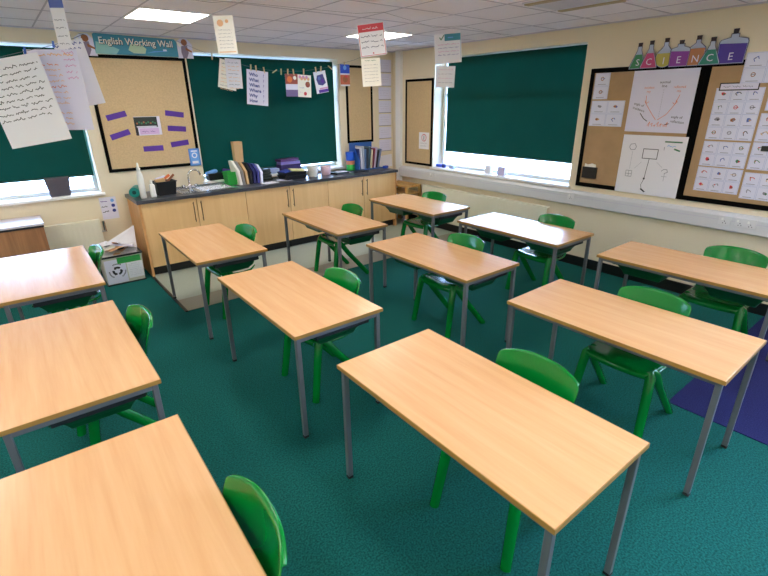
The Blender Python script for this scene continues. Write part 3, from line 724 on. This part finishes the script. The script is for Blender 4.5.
# hanging pocket chart of sheets in the corner
for i in range(7):
    mb = flat('', None, .26,.185,M_paper3); mb.rect(.0,.26,.0,.008,Z1,M_grey)
    for j in range(3): mb.scrawl(.03,.13-.035*j,.18,.012,mat('faint_ink','#c3c0cc',.7),w=.003)
    M_ = M_back(-.305, 2.335-.2*i, -.012) if i < 7 else None
    o = mb.build('white_sheet', M=M_); tag(o, 'blank-looking white sheet in the corner column, number %s from the top' % ['first','second','third','fourth','fifth','sixth','seventh'][i], 'paper sheet', 'white sheets hung in the corner')
mb = flat('', None, .27,.20,M_paper); o = mb.build('white_sheet', M=M_back(-.30,.86,-.016) @ Matrix.Rotation(R(4),4,'Z')); tag(o, 'slanting white sheet at the bottom of the corner column', 'paper sheet', 'white sheets hung in the corner')
# paper on narrow right board
mb = flat('', None, .23,.25,M_paper); mb.disc(.115,.17,.055,Z1,M_red,20); mb.disc(.115,.17,.045,Z1*2,M_paper,20); mb.line([(.115,.14),(.115,.2)],.012,Z1*3,M_ink); mb.scrawl(.03,.08,.16,.02,M_grey); mb.scrawl(.03,.04,.16,.02,M_grey)
o = mb.build('notice', M=M_right(-.665,1.205,-.014)); tag(o, 'small white notice with a red ring on the narrow board by the trunking window', 'notice')

# science bottles
bt = [('S','#3f8a5c',.00,'f','small green'),('C','#c0477e',.02,'f','pink'),('I','#b9ad53',.03,'r','yellow'),('E','#8c3fa0',.0,'s','magenta'),('N','#b8794f',.04,'t','orange'),('C','#2f8a78',.03,'f','teal'),('E','#4b2f9a',.06,'s','large violet')]
ypos = [-3.895,-4.005,-4.14,-4.275,-4.415,-4.535,-4.695]; hts = [.235,.245,.255,.225,.25,.225,.275]; wid = [.16,.16,.17,.17,.14,.17,.22]
M_glassprint = mat('bottle_glass_print', '#b3bfd8', .4)
for i, (ch, hx, dz, kd, cn) in enumerate(bt):
    w_, h_ = wid[i]/2, hts[i]; r = empty('paper_bottle', M=M_right(ypos[i], 2.185, -.021-.004*(i % 2))); tag(r, cn + ' paper bottle cutout with white letter, %s along the board top' % ['first','second','third','fourth','fifth','sixth','seventh'][i], 'paper cutout', 'lettered bottle cutouts above the board')
    if kd == 'f': out = [(-w_,0),(w_,0),(w_*1.0,.02),(.02,h_*.72),(.02,h_*.86),(-.02,h_*.86),(-.02,h_*.72),(-w_*1.0,.02)]; liq = [(-w_*.95,.006),(w_*.95,.006),(w_*.38,h_*.55),(-w_*.38,h_*.55)]
    elif kd == 'r': out = [(w_*math.cos(R(a)), .085+.085*math.sin(R(a))) for a in range(-240,60,15)][::1] + [(.02,h_*.74),(.02,h_*.88),(-.02,h_*.88),(-.02,h_*.74)]; liq = [(w_*.93*math.cos(R(a)), .085+.08*math.sin(R(a))) for a in range(-210,31,15)]
    elif kd == 's': out = [(-w_*.95,0),(w_*.95,0),(w_,h_*.62),(w_*.9,h_*.7),(.03,h_*.76),(.03,h_*.86),(-.03,h_*.86),(-.03,h_*.76),(-w_*.9,h_*.7),(-w_,h_*.62)]; liq = [(-w_*.9,.006),(w_*.9,.006),(w_*.95,h_*.56),(-w_*.95,h_*.6)]
    else: out = [(-w_,0),(w_,0),(w_,h_*.6),(.02,h_*.76),(.02,h_*.88),(-.02,h_*.88),(-.02,h_*.76),(-w_,h_*.6)]; liq = [(-w_*.93,.006),(w_*.93,.006),(w_*.93,h_*.58),(-w_*.93,h_*.58)]
    MB().prism(out, -.002, 0, M_glassprint).build('bottle_shape', r)
    MB().line(out+[out[0]], .005, .0006, mat('bottle_outline','#4b4668',.5)).build('outline', r)
    MB().poly(liq, .0009, mat('liquid_'+hx[1:], hx, .4)).build('liquid', r)
    MB().prism([(-.019,h_*.86),(.019,h_*.86),(.022,h_),(-.022,h_)], -.001, .001, mat('cork_print','#3a2b33',.6)).build('cork', r)
    MB().text(ch, .085, 0, .03, .0016, M_paper3, 'CENTER').build('letter', r)

# two big hand-drawn sheets
mb = flat('', None, .605,.58,M_paper3); I = M_ink; O = M_orange
mb.text('normal',.034,.315,.455,Z1,I,'CENTER'); mb.text('line',.034,.315,.42,Z1,I,'CENTER'); mb.text('incident',.03,.175,.41,Z1,O,'CENTER'); mb.text('ray',.03,.175,.375,Z1,O,'CENTER'); mb.text('reflected',.03,.455,.41,Z1,O,'CENTER'); mb.text('ray',.03,.455,.375,Z1,O,'CENTER')
for k in range(12): mb.line([(.315,.40-k*.022),(.315,.39-k*.022)],.003,Z1,M_grey)
mb.line([(.16,.345),(.17,.27),(.24,.18),(.29,.12)],.0045,Z1,O); mb.line([(.47,.35),(.44,.26),(.38,.17),(.31,.12)],.0045,Z1,O); mb.line([(.155,.30),(.17,.27),(.195,.29)],.0045,Z1,O); mb.line([(.42,.28),(.44,.265),(.46,.285),(.445,.30)],.0045,Z1,O)
for k in range(7): mb.line([(.22+k*.028,.06+.014*(k%2)),(.24+k*.028,.10-.014*(k%3)),(.235+k*.028,.055)],.0045,Z1,O)
mb.text('angle of',.033,.05,.265,Z1,I,rot=R(-14)); mb.text('incidence',.033,.045,.225,Z1,I,rot=R(-17)); mb.text('angle of',.033,.43,.14,Z1,I,rot=R(-4)); mb.text('reflection',.033,.43,.10,Z1,I,rot=R(-6))
mb.line([(.13,.18),(.17,.13),(.21,.105)],.007,Z1,I); mb.line([(.385,.075),(.42,.085)],.007,Z1,I)
o = mb.build('poster_sheet', M=M_right(-3.878,1.588,-.015)); tag(o, 'large white sheet with a hand-drawn orange ray diagram, the upper of two', 'poster')
mb = flat('', None, .625,.595,M_paper); G = M_grey
mb.frame(.225,.375,.365,.465,.006,0,Z1,I); mb.line([(.30,.365),(.285,.16)],.005,Z1,I); mb.line([(.285,.16),(.265,.10),(.275,.06),(.32,.03)],.0045,Z1,I); mb.disc(.285,.165,.01,Z1,I); mb.line([(.27,.055),(.31,.03)],.012,Z1,I)
mb.line([(.09,.50),(.13,.51),(.15,.48),(.14,.45),(.10,.445),(.08,.47),(.09,.50)],.005,Z1,G); mb.frame(.085,.15,.17,.235,.004,0,Z1,G); mb.line([(.117,.17),(.117,.235)],.004,Z1,G); mb.line([(.085,.20),(.15,.20)],.004,Z1,G)
mb.line([(.12,.43),(.12,.25)],.002,Z1,G); mb.line([(.17,.26),(.23,.33)],.002,Z1,G); mb.line([(.38,.34),(.44,.29)],.002,Z1,G)
mb.line([(.44,.255),(.46,.275),(.49,.275),(.50,.25),(.47,.235)],.005,Z1,G); mb.line([(.475,.235),(.475,.16)],.003,Z1,G); mb.line([(.45,.205),(.50,.205)],.003,Z1,G)
mb.rect(.42,.58,.535,.548,Z1,M_greenink); mb.scrawl(.45,.495,.08,.025,M_lblue,w=.004); mb.line([(.52,.475),(.57,.46)],.014,Z1,M_greenink); mb.line([(.425,.49),(.425,.46)],.005,Z1,G)
o = mb.build('poster_sheet', M=M_right(-3.885,.962,-.021) ); tag(o, 'large white sheet with a hand-drawn branching diagram, the lower of two', 'poster')
# picture cards: laminated sheets of small cards
M_cardline = mat('card_line', '#a9b4d6', .6)
icon_m = [M_brown, M_greenink, M_grey, M_red, M_card, M_grey, M_bluestrip, M_brown, M_ink]
def card_sheet(M, nx, ny, cw, ch, label, seed, group=None):
    rnd = random.Random(seed); mb = flat('', None, nx*cw, ny*ch, mat('laminated_card', '#dfe0f2', .35))
    for i in range(nx):
        for j in range(ny):
            x, y = (i+.5)*cw, (j+.56)*ch; q = min(cw, ch)
            mb.frame(i*cw+.004,(i+1)*cw-.004,j*ch+.004,(j+1)*ch-.004,.0022,0,Z1,M_cardline)
            m1, m2 = rnd.choice(icon_m), rnd.choice(icon_m)
            pts = [(x+q*.17*math.cos(a*PI/3)*rnd.uniform(.5,1.4), y+q*.15*math.sin(a*PI/3)*rnd.uniform(.5,1.3)) for a in range(6)]
            k = rnd.random()
            if k < .45: mb.poly(pts, Z1*2, m1); mb.disc(x+q*.08, y-q*.03, q*.07, Z1*3, m2, 8)
            elif k < .8: mb.line(pts[:5], q*.05, Z1*2, m1); mb.disc(x-q*.1, y+q*.06, q*.05, Z1*3, m2, 8)
            else: mb.disc(x, y, q*.15, Z1*2, m1, 12); mb.disc(x, y, q*.1, Z1*3, M_paper3, 12); mb.line([pts[0], pts[3]], q*.04, Z1*4, m2)
            mb.line([(x-cw*.26,(j+.14)*ch),(x+cw*.26,(j+.14)*ch)], .0045, Z1*2, M_grey)
    o = mb.build('picture_card_sheet', M=M); return tag(o, label, 'card sheet', group)
G_ = 'sheets of small picture cards'
XB = -.015
cw = .122
for (z0, ny, lb, sd) in ((1.762,2,'topmost sheet',1),(1.545,2,'second sheet down',2),(1.305,2,'third sheet down',3),(1.070,2,'bottom sheet',4)):
    card_sheet(M_right(-4.645, z0, XB), 3, ny, cw, .113, '%s of six small picture cards in the column below the black-bordered strip' % lb, sd, G_)
for (z0, lb, sd) in ((1.545,'upper',5),(1.305,'middle',6),(1.045,'lower',7)):
    card_sheet(M_right(-5.03, z0, XB), 3, 2, cw, .117, '%s sheet of picture cards at the edge of the view above the double socket' % lb, sd, G_)
card_sheet(M_right(-5.045, 1.80, XB), 2, 2, .13, .12, 'sheet of picture cards beside the black-bordered strip', 8, G_)
card_sheet(M_right(-4.815, 2.02, -.022), 2, 2, .165, .122, 'sheet of large picture cards overlapping the board top beside the violet bottle', 9, G_)
mb = flat('', None, .30,.065,M_paper3); mb.frame(0,.30,0,.065,.009,0,Z1,M_ink); mb.scrawl(.03,.025,.24,.018,M_grey,w=.003)
o = mb.build('title_strip', M=M_right(-4.665,1.965,-.018)); tag(o, 'long white title strip with a black border above the picture cards', 'title strip')
card_sheet(M_right(-3.468,1.905,XB), 1, 2, .165, .13, 'column of two picture cards at the top of the sheet board', 11, G_)
card_sheet(M_right(-3.468,1.630,XB), 2, 2, .183, .13, 'block of four picture cards beside the ray diagram', 12, G_)
r = empty('card_holder', M=M_right(-3.485,1.065,XB)); tag(r, 'black wall pocket holding white slips at the bottom of the board', 'card holder')
MB().box(0,.165,0,.125,0,.03,M_blackpl).build('pocket', r, bevel=.003); MB().prism([(.015,.1),(.15,.1),(.145,.155),(.10,.165),(.05,.15),(.02,.16)], .01, .02, M_paper2).build('slips', r)
odd('wall_clip', 'black clip at the edge of the view among the picture cards', 'clip', (-.025,-5.13,1.49), (-.008,.008,-.03,.03,-.022,.022), M_blackpl)

# ------------------------------------------------------------------ hanging lines and sheets
def sag(a, b, d, n=14): return [tuple(Vector(a).lerp(Vector(b), i/n) - Vector((0,0,d*4*(i/n)*(1-i/n)))) for i in range(n+1)]
def line_thing(pts, label, r_=.0018):
    o = MB().tube(pts, r_, M_string, 6).build('string_line'); return tag(o, label, 'string')
# line A across the back window
pA = [(-3.33,-.03,2.60),(-3.14,-.12,2.515),(-2.955,-.12,2.452),(-2.75,-.12,2.40),(-2.5,-.12,2.345),(-2.3,-.12,2.315),(-2.1,-.12,2.302),(-1.9,-.12,2.302),(-1.7,-.12,2.312),(-1.5,-.12,2.34),(-1.266,-.12,2.375),(-1.05,-.12,2.43),(-.85,-.12,2.48),(-.6,-.03,2.55)]
line_thing(pA, 'thin string sagging across the window above the worktop')
def peg(x, y, z, m_, label, group, a_=0, s=1.0, rz=0):
    r = empty('clothes_peg', M=Matrix.Translation((x,y,z)) @ Matrix.Rotation(rz,4,'Z') @ Matrix.Rotation(R(a_),4,'Y')); tag(r, label, 'peg', group)
    MB().box(-.006*s,.006*s,-.009,-.002,-.04*s,.035*s,m_).build('peg_half', r); MB().box(-.006*s,.006*s,.002,.009,-.04*s,.035*s,m_).build('peg_half', r)
GP = 'wooden pegs on the window line'
for x, a_ in ((-2.955,3),(-2.47,6),(-2.40,0),(-2.29,-6),(-2.135,60),(-2.044,4),(-1.945,5),(-1.86,-4),(-1.70,3),(-1.505,-6),(-1.42,8),(-1.266,-55)):
    j = 0
    while j < len(pA)-2 and pA[j+1][0] < x: j += 1
    u = (x-pA[j][0])/(pA[j+1][0]-pA[j][0]); z = pA[j][2]+(pA[j+1][2]-pA[j][2])*u
    peg(x, -.12, z-.005, M_peg, 'small wooden peg on the string across the window above the worktop', GP, a_)
def hung(M, w, h, mbf, name, label, cat, group=None, m_=M_paper, rot=0):
    mb = MB(); mb.box(-w/2, w/2, -h, 0, -.0012, 0, m_); mbf(mb, w, h)
    o = mb.build(name, M=M @ Matrix.Rotation(R(rot),4,'Z')); return tag(o, label, cat, group)
def f_who(mb, w, h):
    for i, s_ in enumerate(('Who','What','When','Where','Why','How')):
        mb.text(s_, .056, -w/2+.035, -.075-i*.063, Z1, M_blueink, bold=.0018); mb.text('?', .056, w/2-.075, -.075-i*.063, Z1, M_purp)
hung(M_back(-2.385,2.300,-.126), .297,.42, f_who, 'question_sheet', 'white sheet pegged on the window line, listing Who, What, When, Where, Why and How', 'paper sheet', None, M_paper3, -6)
def f_faint(mb, w, h):
    for i in range(8): mb.scrawl(-w/2+.03, -.05-i*.042, w-.06, .014, M_palepeach if i % 3 else M_grey, w=.004)
hung(M_back(-2.745,2.40,-.112), .235,.33, f_faint, 'paper_sheet', 'slanting white sheet behind the front sheet on the window line', 'paper sheet', None, M_paper2, -12)
hung(M_back(-2.70,2.425,-.126), .205,.34, f_faint, 'paper_sheet', 'white sheet in front of the slanting one on the window line', 'paper sheet', None, M_paper, -2)
def f_c1(mb, w, h):
    mb.rect(-w/2,w/2,-h*.45,0,Z1,mat('rust','#9c4a3e',.6)); mb.disc(-.03,-.07,.04,Z1*2,M_orange); mb.disc(.05,-.05,.025,Z1*2,M_paper2); mb.rect(-w/2,w/2,-h*.68,-h*.48,Z1,M_paper3); mb.rect(-w/2,w/2,-h,-h*.7,Z1,mat('dusky_violet','#7c6a9c',.6)); mb.scrawl(-.07,-h*.62,.14,.02,M_bluestrip)
def f_c2(mb, w, h):
    for k in range(6): mb.disc(-.07+k*.026,-.03-.02*(k%2),.022,Z1,M_palepeach if k%2 else M_pink,8)
    mb.disc(.05,-.12,.038,Z1,mat('rust','#9c4a3e',.6)); mb.disc(.06,-.10,.02,Z1*2,M_brown,8); mb.disc(.01,-.24,.025,Z1,M_red,8); mb.scrawl(-.08,-.17,.08,.018,M_bluestrip); mb.scrawl(-.08,-.23,.06,.015,M_pink)
def f_c3(mb, w, h):
    mb.poly([(-.05,-.05),(.05,-.04),(.08,-.16),(.02,-.19),(-.05,-.17),(-.07,-.10)],Z1,mat('indigo','#4a4a8c',.6)); mb.disc(-.02,-.09,.025,Z1*2,M_bluestrip,8); mb.disc(.03,-.13,.03,Z1*2,M_purp,8); mb.rect(-.06,.1,-.28,-.24,Z1,M_purp); mb.rect(-.04,.1,-.235,-.215,Z1,M_pink)
def f_c4(mb, w, h):
    mb.rect(-w/2,w/2,-.12,0,Z1,M_blue); mb.disc(0,-.045,.03,Z1*2,M_lblue,10); mb.rect(-w/2,w/2,-h+.02,-.14,Z1,mat('terracotta','#c4694a',.6)); mb.disc(.0,-.20,.045,Z1*2,M_brown,12); mb.disc(.02,-.16,.02,Z1*3,M_red,8)
GC = 'picture booklets pegged on the window line'
hung(M_back(-1.90,2.272,-.126), .19,.285, f_c1, 'booklet', 'orange and violet booklet pegged third from the corner', 'booklet', GC, M_paper3, 0)
hung(M_back(-1.70,2.262,-.132), .21,.285, f_c2, 'booklet', 'white booklet with red spots pegged on the window line', 'booklet', GC, M_paper2, -3)
hung(M_back(-1.455,2.315,-.126), .20,.285, f_c3, 'booklet', 'white and indigo booklet pegged askew on the window line', 'booklet', GC, M_paper, 9)
hung(M_back(-1.015,2.418,-.126), .165,.29, f_c4, 'booklet', 'blue and terracotta booklet hanging beside the narrow pinboard', 'booklet', GC, M_paper, 0)
peg(-1.015,-.12,2.43,M_peg,'wooden peg holding the blue and terracotta booklet','wooden peg by pinboard',0,.7)

def hung_at(a, b, h, mbf, name, label, cat, m_=M_paper, rot=0, group=None):
    """a, b: the sheet's upper corners"""
    A, B = Vector(a), Vector(b); d = (B-A); w = d.length
    n = Vector((d.x, d.y, 0)).normalized()
    M_ = plane_M((A+B)/2, n, (0,0,1)); ang = math.degrees(math.atan2(d.z, Vector((d.x, d.y, 0)).length))
    return hung(M_, w, h, mbf, name, label, cat, group, m_, ang+rot)
# line B: from the wall over the banner towards the viewer, with the big sheets
PB = [(-4.25,-.03,2.60),(-4.45,-1.0,2.50),(-4.571,-2.02,2.385),(-4.66,-2.14,2.34),(-4.793,-2.19,2.287),(-4.956,-2.10,2.250),(-5.095,-2.02,2.215),(-5.5,-1.95,2.16),(-6.5,-1.7,2.2),(-9.19,-1.3,2.5)]
line_thing(PB, 'string carrying the large handwritten sheets beside the banner')
def f_hand(mb, w, h):
    rnd = random.Random(5)
    for i in range(9): mb.scrawl(-w/2+.01, -.072-i*.040, w-.03-.02*(i % 3), .021, M_ink, w=.0042, slope=.03, rnd=rnd)
def f_orange(mb, w, h):
    rnd = random.Random(8); mb.scrawl(-w/2+.02,-.04,w-.05,.02,M_palepeach,w=.006,rnd=rnd)
    for i in range(8): mb.scrawl(-w/2+.06+.004*i, -.10-i*.036, .16, .018, M_palepeach if i % 4 else M_orange, w=.004, rnd=rnd)
    for i in range(3): mb.scrawl(-w/2+.10, -.42-i*.035, .13, .02, M_palepeach, w=.005, rnd=rnd)
    for i in range(5): mb.scrawl(w/2-.10, -.03-i*.04, .08, .022, M_pink, w=.004, rnd=rnd)
def f_small(mb, w, h):
    rnd = random.Random(9); mb.scrawl(-w/2+.005,-.03,w-.02,.02,M_blueink,w=.005,rnd=rnd); mb.scrawl(-w/2+.07,-.06,w-.10,.018,M_blueink,w=.004,rnd=rnd)
    for i in range(5): mb.scrawl(-w/2+.02+.006*i,-.20-i*.035,.05,.022,M_ink,w=.004,rnd=rnd)
hung_at((-5.245,-1.955,2.176), (-4.894,-2.19,2.241), .56, f_hand, 'flipchart_sheet', 'large white sheet filled with black handwriting, hanging nearest the viewer', 'paper sheet', M_paper, 0)
hung_at((-4.955,-1.985,2.245), (-4.665,-2.19,2.294), .53, f_orange, 'flipchart_sheet', 'large sheet with pale orange writing, behind the black handwritten one', 'paper sheet', M_paper3, -8)
hung_at((-4.77,-1.955,2.318), (-4.597,-2.08,2.352), .435, f_small, 'flipchart_sheet', 'smaller white sheet with blue heading, overlapping the pinboard corner', 'paper sheet', M_paper, 0)
for (x, y, z), lb in (((-4.956,-2.142,2.25),'blue peg on the handwritten sheet'), ((-4.793,-2.215,2.292),'blue peg on the sheet with orange writing'), ((-4.672,-2.10,2.352),'dark peg on the smaller sheet with the blue heading')):
    peg(x, y, z, M_bluepeg if 'blue peg' in lb else M_blackpl, lb, None, 5, .55, R(-30))
def f_strip(mb, w, h):
    mb.rect(-w/2,w/2,-.15,0,Z1,M_bluestrip); mb.scrawl(-w/2+.01,-.11,w-.02,.02,M_paper3)
    for i in range(4): mb.scrawl(-w/2+.012,-.22-i*.045,w-.025,.010,M_grey,w=.003)
hung_at((-4.783,-2.40,2.625), (-4.713,-2.45,2.635), .375, f_strip, 'paper_strip', 'long narrow strip with a blue heading hanging from the ceiling', 'paper strip', M_paper, -7)
# line C: hanging from the ceiling across the room
PC = [(-9.19,-2.3,2.62),(-4.75,-2.43,2.63),(-3.875,-2.746,2.55),(-3.764,-2.818,2.556),(-2.846,-3.01,2.54),(-2.672,-3.125,2.55),(-1.76,-2.752,2.55),(-1.552,-2.902,2.565),(-.01,-2.4,2.6)]
line_thing(PC, 'thin string running across the room just below the ceiling tiles', .0009)
def threads(sheet, a, b, top, n):
    for i in range(n):
        p = Vector(a).lerp(Vector(b), .06+.88*i/(n-1))
        o = MB().tube([tuple(p), (p.x, p.y, top)], .0011, M_blackpl, 5).build('thread', sheet); o.matrix_parent_inverse = sheet.matrix_local.inverted()
def f_print(mb, w, h):
    mb.disc(-w*.18,-.045,.022,Z1,M_palepeach,10); mb.disc(w*.16,-.035,.012,Z1,M_palepeach,8)
    for i in range(6): mb.scrawl(-w/2+.02,-.09-i*.022,w-.04,.007,M_grey,w=.0016)
    mb.rect(-w/2+.01,w/2-.01,-h+.012,-h+.018,Z1,M_palepeach)
sh = hung_at((-3.875,-2.746,2.457), (-3.764,-2.818,2.487), .24, f_print, 'printed_sheet', 'cream printed sheet hanging alone from the ceiling before the sink window', 'paper sheet', mat('ivory_paper', '#f4f1ea', .7), -11)
threads(sh, (-3.875,-2.746,2.457), (-3.764,-2.818,2.487), 2.553, 4)
def f_red(mb, w, h):
    mb.rect(-w/2+.006,w/2-.006,-.058,-.006,Z1,M_red); mb.scrawl(-w/2+.04,-.04,w-.09,.016,M_paper,z=Z1*2,w=.003); mb.frame(-w/2+.006,w/2-.006,-h+.006,-.006,.0035,0,Z1,M_red)
    for i in range(3): mb.scrawl(-w/2+.022,-.095-i*.038,w-.044,.016,mat('slate_ink','#55597a',.7),w=.0035)
    mb.disc(0,-h+.022,.006,Z1,M_red,8)
sh = hung_at((-2.846,-3.010,2.455), (-2.672,-3.125,2.496), .232, f_red, 'printed_sheet', 'white sheet with a red heading and border hanging from the ceiling', 'paper sheet', M_paper, -4.5)
threads(sh, (-2.846,-3.010,2.455), (-2.672,-3.125,2.496), 2.547, 4)
def f_low(mb, w, h):
    mb.scrawl(-w/2+.03,-.02,w-.06,.009,M_greenink,w=.0022)
    for i in range(6): mb.scrawl(-w/2+.02,-.05-i*.024,w-.04,.006,M_grey,w=.0016)
hung_at((-2.838,-3.045,2.225), (-2.719,-3.136,2.232), .205, f_low, 'printed_sheet', 'small pale sheet hanging below the red-headed sheet', 'paper sheet', M_paper2, 0)
def f_teal(mb, w, h):
    mb.rect(-w*.12,w/2-.006,-.062,-.004,Z1,M_teal); mb.line([(-w*.3,-.03),(-w*.25,-.05),(-w*.14,-.012)],.008,Z1,M_greenink); mb.rect(-w*.0,w*.2,-.04,-.03,Z1*2,M_lblue)
    for i in range(4): mb.scrawl(-w/2+.03,-.095-i*.03,w-.055,.013,M_pink if i % 2 == 0 else mat('mauve_ink','#9288b8',.7),w=.003)
    mb.line([(w/2-.008,-.06),(w/2-.008,-h+.02)],.002,Z1,M_teal)
sh = hung_at((-1.760,-2.752,2.487), (-1.552,-2.902,2.515), .255, f_teal, 'printed_sheet', 'white sheet with a teal heading and tick hanging from the ceiling', 'paper sheet', M_paper, -2)
threads(sh, (-1.760,-2.752,2.487), (-1.552,-2.902,2.515), 2.558, 3)
def f_low2(mb, w, h):
    for i in range(4): mb.scrawl(-w/2+.02,-.035-i*.038,w-.04,.009,M_pink if i % 2 == 0 else M_grey,w=.002)
hung_at((-1.765,-2.800,2.222), (-1.622,-2.915,2.217), .19, f_low2, 'printed_sheet', 'small white sheet hanging below the teal-headed sheet', 'paper sheet', M_paper, 0)

# ------------------------------------------------------------------ window sill things
r = thing('plastic_crate', 'dark ribbed crate standing on the sill behind the hanging sheets', 'crate', (-4.835, .07, .958))
m = MB(); M_crate = mat('crate_plastic', '#56525e', .5)
m.frustum((-.095,.095,-.055,.055), (-.118,.118,-.07,.07), 0, .205, M_crate); m.build('crate_body', r, bevel=.003)
m = MB()
for i in range(4):
    q = .098+.006*i; m.frame(-q-.006,q+.006,-.062-.004*i,.062+.004*i,.006,.035+i*.05,.045+i*.05,M_crate)
m.build('ribs', r)
odd('glue_stick', 'blue glue stick lying on the sill beside the narrow notice board', 'glue stick', (.06,-1.06,.972), (-.02,.02,-.05,.05,-.02,.02), M_blue, rz=10, bevel=.008)
odd('toy_block', 'small dark blue block on the sill beside the glue stick', 'block', (.05,-1.17,.975), (-.02,.02,-.035,.035,-.025,.025), M_blueink, rz=-10, bevel=.008)
odd('eraser', 'pale blue eraser on the sill of the trunking window', 'eraser', (.06,-1.34,.975), (-.03,.03,-.045,.045,-.025,.025), mat('pale_blue', '#a9bde6', .4), bevel=.01)
odd('small_box', 'white small box on the sill of the trunking window', 'box', (.08,-2.03,1.005), (-.03,.03,-.05,.05,-.055,.055), M_paper, bevel=.003)
odd('small_box', 'lilac small box on the sill of the trunking window', 'box', (.08,-2.26,1.005), (-.03,.03,-.06,.06,-.055,.055), mat('lilac_box', '#c9bedd', .5), bevel=.003)
tag(MB().prism([(0,0),(.09,.02),(.10,.07),(.03,.08),(-.01,.04)], .0, .004, M_paper).build('paper_scrap', M=Matrix.Translation((-2.74,-1.2,.005))), 'white scrap of paper on the pale floor by the cupboards', 'paper scrap')

# ------------------------------------------------------------------ light
w = bpy.data.worlds.new('World'); SC.world = w; w.use_nodes = True
bg = w.node_tree.nodes['Background']; bg.inputs[0].default_value = (.42, .62, 1.0, 1); bg.inputs[1].default_value = 18
def portal(loc, rot, sx, sy):
    l = bpy.data.lights.new('window_daylight', 'AREA'); l.shape = 'RECTANGLE'; l.size = sx; l.size_y = sy; l.cycles.is_portal = True
    o = bpy.data.objects.new('window_daylight', l); COL.objects.link(o); o.location = loc; o.rotation_euler = rot
for W_ in (W1, W2): portal(((W_[0]+W_[1])/2, .28, (W_[2]+W_[3])/2), (R(-90), 0, 0), W_[1]-W_[0], W_[3]-W_[2])
for W_ in (W3, W4): portal((.28, (W_[0]+W_[1])/2, (W_[2]+W_[3])/2), (0, R(90), 0), W_[3]-W_[2], W_[1]-W_[0])

# ------------------------------------------------------------------ camera
cam = bpy.data.cameras.new('Camera'); co = bpy.data.objects.new('Camera', cam); COL.objects.link(co); SC.camera = co
cam.sensor_fit = 'HORIZONTAL'; cam.sensor_width = 36; cam.lens = 463.1/768*36; cam.clip_start = .05
pitch, yaw, roll = R(21.94), R(38.27), R(-.68)
fw = Vector((math.sin(yaw)*math.cos(pitch), math.cos(yaw)*math.cos(pitch), -math.sin(pitch)))
r0 = Vector((math.cos(yaw), -math.sin(yaw), 0)); u0 = r0.cross(fw)
rr = r0*math.cos(roll) + u0*math.sin(roll); uu = -r0*math.sin(roll) + u0*math.cos(roll)
co.matrix_world = Matrix(((rr.x,uu.x,-fw.x,-5.238),(rr.y,uu.y,-fw.y,-6.346),(rr.z,uu.z,-fw.z,1.909),(0,0,0,1)))

SC.view_settings.view_transform = 'Standard'; SC.view_settings.look = 'None'; SC.view_settings.gamma = 1; SC.view_settings.exposure = 1.08
SC.view_settings.use_curve_mapping = False
SC.cycles.use_denoising = True; SC.cycles.max_bounces = 8; SC.cycles.diffuse_bounces = 5; SC.cycles.transparent_max_bounces = 8
SC.cycles.sample_clamp_indirect = 6; SC.cycles.caustics_reflective = False
